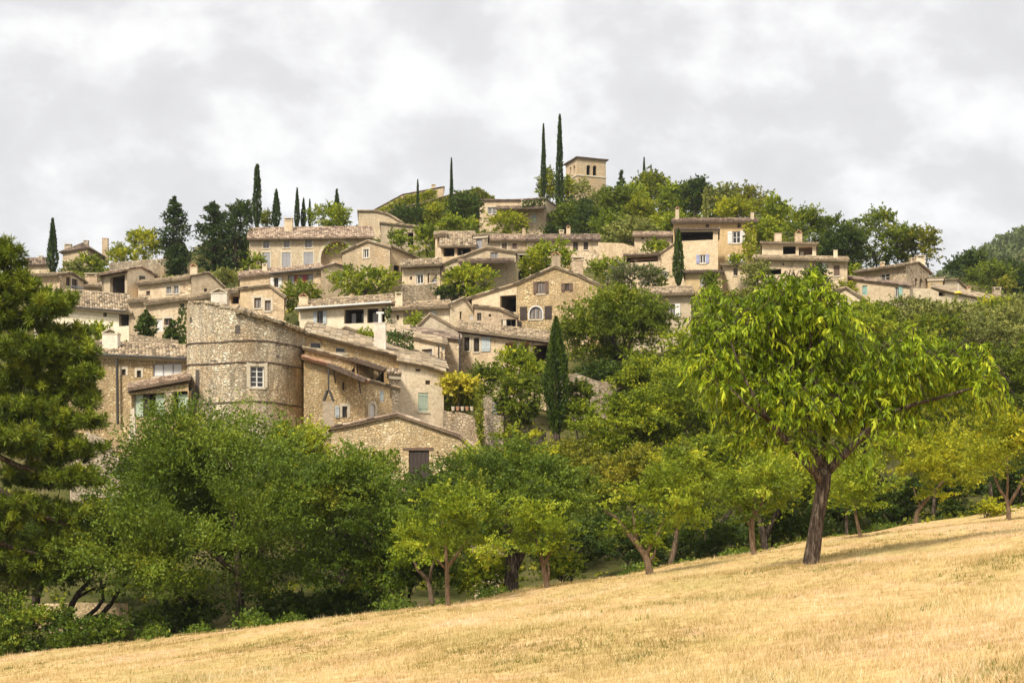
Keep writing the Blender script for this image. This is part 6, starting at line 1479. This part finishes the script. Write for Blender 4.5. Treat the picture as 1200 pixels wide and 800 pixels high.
# dry field
m, nt, out = new_mat('dry_grass_ground')
v = objco(nt); vs = objco(nt, (1, .55, 1)); n1 = noise(nt, vs, .35, 5, .6, .4); n2 = noise(nt, v, 3.2, 5, .7); n3 = noise(nt, vs, 1.1, 4, .6)
c = ramp(nt, n1.outputs[0], [(.34, (.50, .40, .155)), (.5, (.66, .47, .215)), (.62, (.66, .44, .25))])
c = mixc(nt, ramp(nt, n3.outputs[0], [(.52, 0.0), (.72, .55)]), c, (.40, .30, .10))
c = mixc(nt, .7, c, ramp(nt, n2.outputs[0], [(.36, (.52, .47, .38)), (.6, (1.1, 1.1, 1.1))]), 'MULTIPLY')
n4 = noise(nt, vs, .75, 6, .7, .5); c = mixc(nt, ramp(nt, n4.outputs[0], [(.58, 0.0), (.66, .6)]), c, (.30, .27, .08))
princ(nt, out, c, 1, bump(nt, n2.outputs[0], .9, .1), .05); M['field'] = m
nu, nv_ = 150, 130
us = np.linspace(0, 1, nu); verts = []; xs_f = np.linspace(ex_[0] + .5, ex_[-1] - .5, nu)
for j in range(nv_):
    t_ = (j / (nv_ - 1)) ** 1.0
    y = -25 + (edge_y(xs_f) + 25) * t_
    verts.append(np.stack([xs_f, y, fz(xs_f, y) - np.clip((t_ - .985) / .015, 0, 1) * .25], 1))
verts = np.concatenate(verts); ii = np.arange(nu * nv_).reshape(nv_, nu)
fc = np.stack([ii[:-1, :-1], ii[:-1, 1:], ii[1:, 1:], ii[1:, :-1]], -1).reshape(-1, 4)
me = bpy.data.meshes.new('field'); me.from_pydata(verts.tolist(), [], fc.tolist()); me.polygons.foreach_set('use_smooth', [True] * len(me.polygons)); me.materials.append(M['field'])
fo = bpy.data.objects.new('field', me); COL.objects.link(fo); tag(fo, 'sloping mown field of dry golden grass', None, None, 'structure')
# grass blades, denser towards the viewer
def blades(name, label, n, g, h, w, mat, patch=None, tmean=.5, dmin=8.5, dmax=70, spread=.9):
    u = g.random(n * 3); D_ = dmin * (dmax / dmin) ** (g.random(n * 3) ** .85)
    px = -330 + 1860 * u; x = (px - 600) / F * D_; y = D_
    ok = (y < edge_y(x) - .1)
    z = fz(x, y); pyv = HOR - (z - CZ) / D_ * F
    ok &= (pyv < 900)
    if patch is not None:
        q = np.sin(x * .9 + 1.3 * np.sin(y * .35)) + np.sin(y * .6 + x * .4) + .8 * np.sin(x * 2.3 - y * 1.1); ok &= (q + g.normal(0, .5, len(q)) > patch)
    x, y, z = x[ok][:n // 9], y[ok][:n // 9], z[ok][:n // 9]
    hs = np.repeat(g.uniform(.45, 1.5, len(x)) ** 1.3, 9); tt = np.repeat(g.normal(0, .16, len(x)), 9)
    x, y = np.repeat(x, 9), np.repeat(y, 9); n = len(x); rr_ = g.random(n) ** .7 * .11; ra = g.random(n) * 6.283
    x, y = x + rr_ * np.cos(ra) * 1.3, y + rr_ * np.sin(ra); z = fz(x, y)
    c = np.stack([x, y, z], 1); hh = h * hs * g.uniform(.5, 1.3, n); ww = w * g.uniform(.7, 1.3, n) * (1 + np.maximum(0, y - 18) / 30)
    an = g.random(n) * 6.283; side = np.stack([np.cos(an), np.sin(an), np.zeros(n)], 1)
    lean = g.normal(size=(n, 3)) * .55 * spread; lean[:, 2] = 1; lean = unit(lean)
    V = np.empty((n, 3, 3), dtype=np.float32)
    V[:, 0] = c - side * ww[:, None] * .5; V[:, 1] = c + side * ww[:, None] * .5; V[:, 2] = c + lean * hh[:, None]; V[:, :2, 2] -= .02
    pt = .5 + .16 * np.sin(x * .55 + 2 * np.sin(y * .21)) + .12 * np.sin(y * .43 + x * .9) + .12 * np.sin(x * 1.7 - y * .8)
    q4 = np.sin(x * 2.9 + 1.7 * np.sin(y * .8)) * np.sin(y * 1.3 + .9 * np.sin(x * 1.6)); pt = pt + .13 * q4 - .2 * (q4 > .7)
    o = raw_mesh(name, V, n, 3, pt - .5 + tmean + tt + g.normal(0, .12, n), mat, None, (0, 20, -2)); tag(o, label, 'grass', None, 'stuff')
G_ = np.random.default_rng(5)
blades('dry_grass', 'short dry golden grass covering the sloping field', 450000, G_, .062, .011, M['straw'])
blades('tall_grass', 'longer pale grass stems standing in patches on the field', 31000, G_, .13, .008, M['straw'], patch=.5, tmean=.6, dmin=11)
blades('weeds', 'low greenish weeds in patches of the dry field', 25000, G_, .06, .018, M['weed'], patch=1.45, tmean=.35, dmin=11)
# undergrowth along the field edge
g = np.random.default_rng(9); n = 3600
pxs = g.uniform(-80, 1290, n); Xs, Cs = [], []
ev = np.interp(pxs, [e[0] for e in EDGE], [e[1] for e in EDGE]); De = np.array([CZ / (FC + FB * (p - 600) / F + (q - HOR) / F) for p, q in zip(pxs, ev)]) + .4 + g.random(n) ** 1.5 * 4.5
x = (pxs - 600) / F * De; z = ground_z(x, De)
hgt = np.where(pxs < 480, .42, .28) * g.uniform(.2, 1.5, n) * (.35 + 1.1 * np.clip(np.sin(pxs * .045) + np.sin(pxs * .11 + 1) + .8 * np.sin(pxs * .023 + 2) + .6, 0, 2) * .6)
per = 22; c = np.repeat(np.stack([x, De, z], 1), per, 0); k = len(c)
c = c + sph(k, g) * np.array([.35, .35, 0]) * g.random(k)[:, None]; c[:, 2] += np.repeat(hgt, per) * g.random(k) + .02
d = g.normal(size=(k, 3)); d[:, 2] += .5
vv = leaf_quads(c, d, .15 * g.uniform(.7, 1.4, k), .07 * g.uniform(.7, 1.3, k), g)
tag(raw_mesh('undergrowth', vv, k, 4, np.repeat(g.normal(.45, .2, n), per) + g.normal(0, .12, k), M['coolgreen'], None, (0, 60, 0)), 'leafy undergrowth and brambles along the lower edge of the field', 'undergrowth', None, 'stuff')

n = 34000; xq = g.uniform(-95, 100, n); yq = g.uniform(72, 250, n); ok = np.abs(xq) < .46 * yq + 4; xq, yq = xq[ok], yq[ok]; n = len(xq)
zq = ground_z(xq, yq); per = 9; k = n * per
c = np.repeat(np.stack([xq, yq, zq], 1), per, 0) + sph(k, g) * np.array([.5, .5, .0]) * g.random(k)[:, None]
c[:, 2] += np.repeat(g.uniform(.1, .65, n), per) * g.random(k)
d = g.normal(size=(k, 3)); d[:, 2] += .5
vv = leaf_quads(c, d, .30 * g.uniform(.6, 1.4, k), .16 * g.uniform(.7, 1.3, k), g)
tag(raw_mesh('ground_cover', vv, k, 4, np.repeat(g.normal(.4, .2, n), per) + g.normal(0, .12, k), M['ivy'], None, (0, 150, 0)), 'weeds and low scrub covering the ground between the houses', 'ground cover', None, 'stuff')

# ------------------------------------------------------------------ far hill at the right
rx = [1040, 1085, 1110, 1150, 1200, 1260, 1350, 1500, 1800]; ry = [356, 343, 324, 303, 277, 249, 221, 201, 204]
ridge = [P(a_, b_, 640) for a_, b_ in zip(rx, ry)]
hx = np.array([q.x for q in ridge]); hz = np.array([q.z for q in ridge])
def farz(x, y):
    top = np.interp(x, np.concatenate([[hx[0] - 120], hx, [900]]), np.concatenate([[-10], hz, [90]]))
    t = np.clip((y - 330) / 310, 0, 1); b_ = np.clip((900 - y) / 260, 0, 1); k_ = np.where(y < 640, t ** .9, b_)
    return -14 + (top + 14) * (k_ * k_ * (3 - 2 * k_)) + 3 * np.sin(x * .05 + y * .03) * t * (y < 600)
fh = grid_mesh('hills', np.linspace(20, 900, 90), np.linspace(330, 900, 60), farz, M['soil']); tag(fh, 'wooded far hill rising at the right edge', None, None, 'structure')
n = 3200; x = g.uniform(130, 330, n); y = g.uniform(390, 655, n); z = farz(x, y)
r = g.uniform(2.2, 4.2, n); per = 30; k = n * per
c = np.repeat(np.stack([x, y, z + r * .5], 1), per, 0) + sph(k, g) * np.repeat(r, per)[:, None] * np.array([1, 1, .95]) * (.7 + .3 * g.random(k))[:, None]
vv = leaf_quads(c, g.normal(size=(k, 3)), 1.9 * g.uniform(.6, 1.3, k), 1.2 * g.uniform(.7, 1.2, k), g)
tag(raw_mesh('far_wood', vv, k, 4, np.repeat(g.normal(.5, .22, n), per) + g.normal(0, .1, k), M['far'], None, (200, 500, 0)), 'distant wood covering the far hill', 'wood', None, 'stuff')

hb = MB(); hb.box8([(-320, -30, -30), (520, -30, -30), (520, 1000, -30), (-320, 1000, -30), (-320, -30, 190), (520, -30, 190), (520, 1000, 190), (-320, 1000, 190)])
m, nt, out = new_mat('thin_haze'); pv = nt.nodes.new('ShaderNodeVolumePrincipled'); pv.inputs['Color'].default_value = (.86, .92, 1, 1); pv.inputs['Density'].default_value = .00013; pv.inputs['Anisotropy'].default_value = .3
nt.links.new(pv.outputs[0], out.inputs['Volume']); tag(hb.build('haze', m), 'thin pale haze in front of the far hill', None, None, 'stuff')
# ------------------------------------------------------------------ sky, sun, camera
SUN_EL, SUN_AZ = 46.0, 208.0      # azimuth the light comes from, clockwise from +Y (view direction)
w = bpy.data.worlds.new('World'); bpy.context.scene.world = w; w.use_nodes = True
nt = w.node_tree; nt.nodes.clear()
sky = nt.nodes.new('ShaderNodeTexSky'); sky.sky_type = 'NISHITA'; sky.sun_disc = False
sky.sun_elevation = R(SUN_EL); sky.sun_rotation = R(SUN_AZ); sky.dust_density = 2
tc = nt.nodes.new('ShaderNodeTexCoord'); sp = nt.nodes.new('ShaderNodeSeparateXYZ'); nt.links.new(tc.outputs['Generated'], sp.inputs[0])
def mth(op, a, b=None):
    n_ = nt.nodes.new('ShaderNodeMath'); n_.operation = op
    for i, v_ in enumerate((a, b)):
        if v_ is None: continue
        if isinstance(v_, (int, float)): n_.inputs[i].default_value = v_
        else: nt.links.new(v_, n_.inputs[i])
    return n_.outputs[0]
zz = mth('ADD', mth('MAXIMUM', sp.outputs[2], 0.0), .6)
cb = nt.nodes.new('ShaderNodeCombineXYZ'); nt.links.new(mth('DIVIDE', sp.outputs[0], zz), cb.inputs[0]); nt.links.new(mth('DIVIDE', sp.outputs[1], zz), cb.inputs[1])
na = noise(nt, cb.outputs[0], 8.5, 9, .56, .1); nb = noise(nt, cb.outputs[0], 1.9, 4, .5)
mixn = mth('ADD', mth('MULTIPLY', na.outputs[0], .6), mth('MULTIPLY', nb.outputs[0], .4))
cl = ramp(nt, mixn, [(.38, (4.9, 4.82, 4.86)), (.46, (5.3, 5.22, 5.24)), (.53, (6.5, 6.42, 6.37)), (.63, (7.35, 7.27, 7.2))])
hz_ = ramp(nt, sp.outputs[2], [(.0, 1.0), (.22, .0)])
cl = mixc(nt, mth('MULTIPLY', hz_, .45), cl, (6.7, 6.6, 6.55))
colr = mixc(nt, .94, sky.outputs[0], cl)
bg = nt.nodes.new('ShaderNodeBackground'); bg.inputs[1].default_value = .05; nt.links.new(colr, bg.inputs[0])
wo = nt.nodes.new('ShaderNodeOutputWorld'); nt.links.new(bg.outputs[0], wo.inputs[0])
sl = bpy.data.lights.new('sun', 'SUN'); sl.energy = 1.5; sl.angle = R(11); sl.color = (1, .93, .80)
so = bpy.data.objects.new('sun', sl); COL.objects.link(so)
az = R(SUN_AZ); dirv = Vector((math.sin(az) * math.cos(R(SUN_EL)), math.cos(az) * math.cos(R(SUN_EL)), math.sin(R(SUN_EL))))
so.rotation_euler = dirv.to_track_quat('Z', 'Y').to_euler(); so.location = (0, -20, 60)
cam = bpy.data.cameras.new('camera'); co = bpy.data.objects.new('camera', cam); COL.objects.link(co)
co.location = (0, 0, CZ); co.rotation_euler = (R(90), 0, 0)
cam.sensor_width = 36; cam.lens = F / 1200 * 36; cam.shift_y = (HOR - 400) / 1200; cam.clip_end = 9000; cam.clip_start = .1
sc = bpy.context.scene; sc.camera = co
sc.view_settings.view_transform = 'Standard'; sc.view_settings.look = 'None'; sc.view_settings.exposure = 1.7; sc.view_settings.gamma = 1
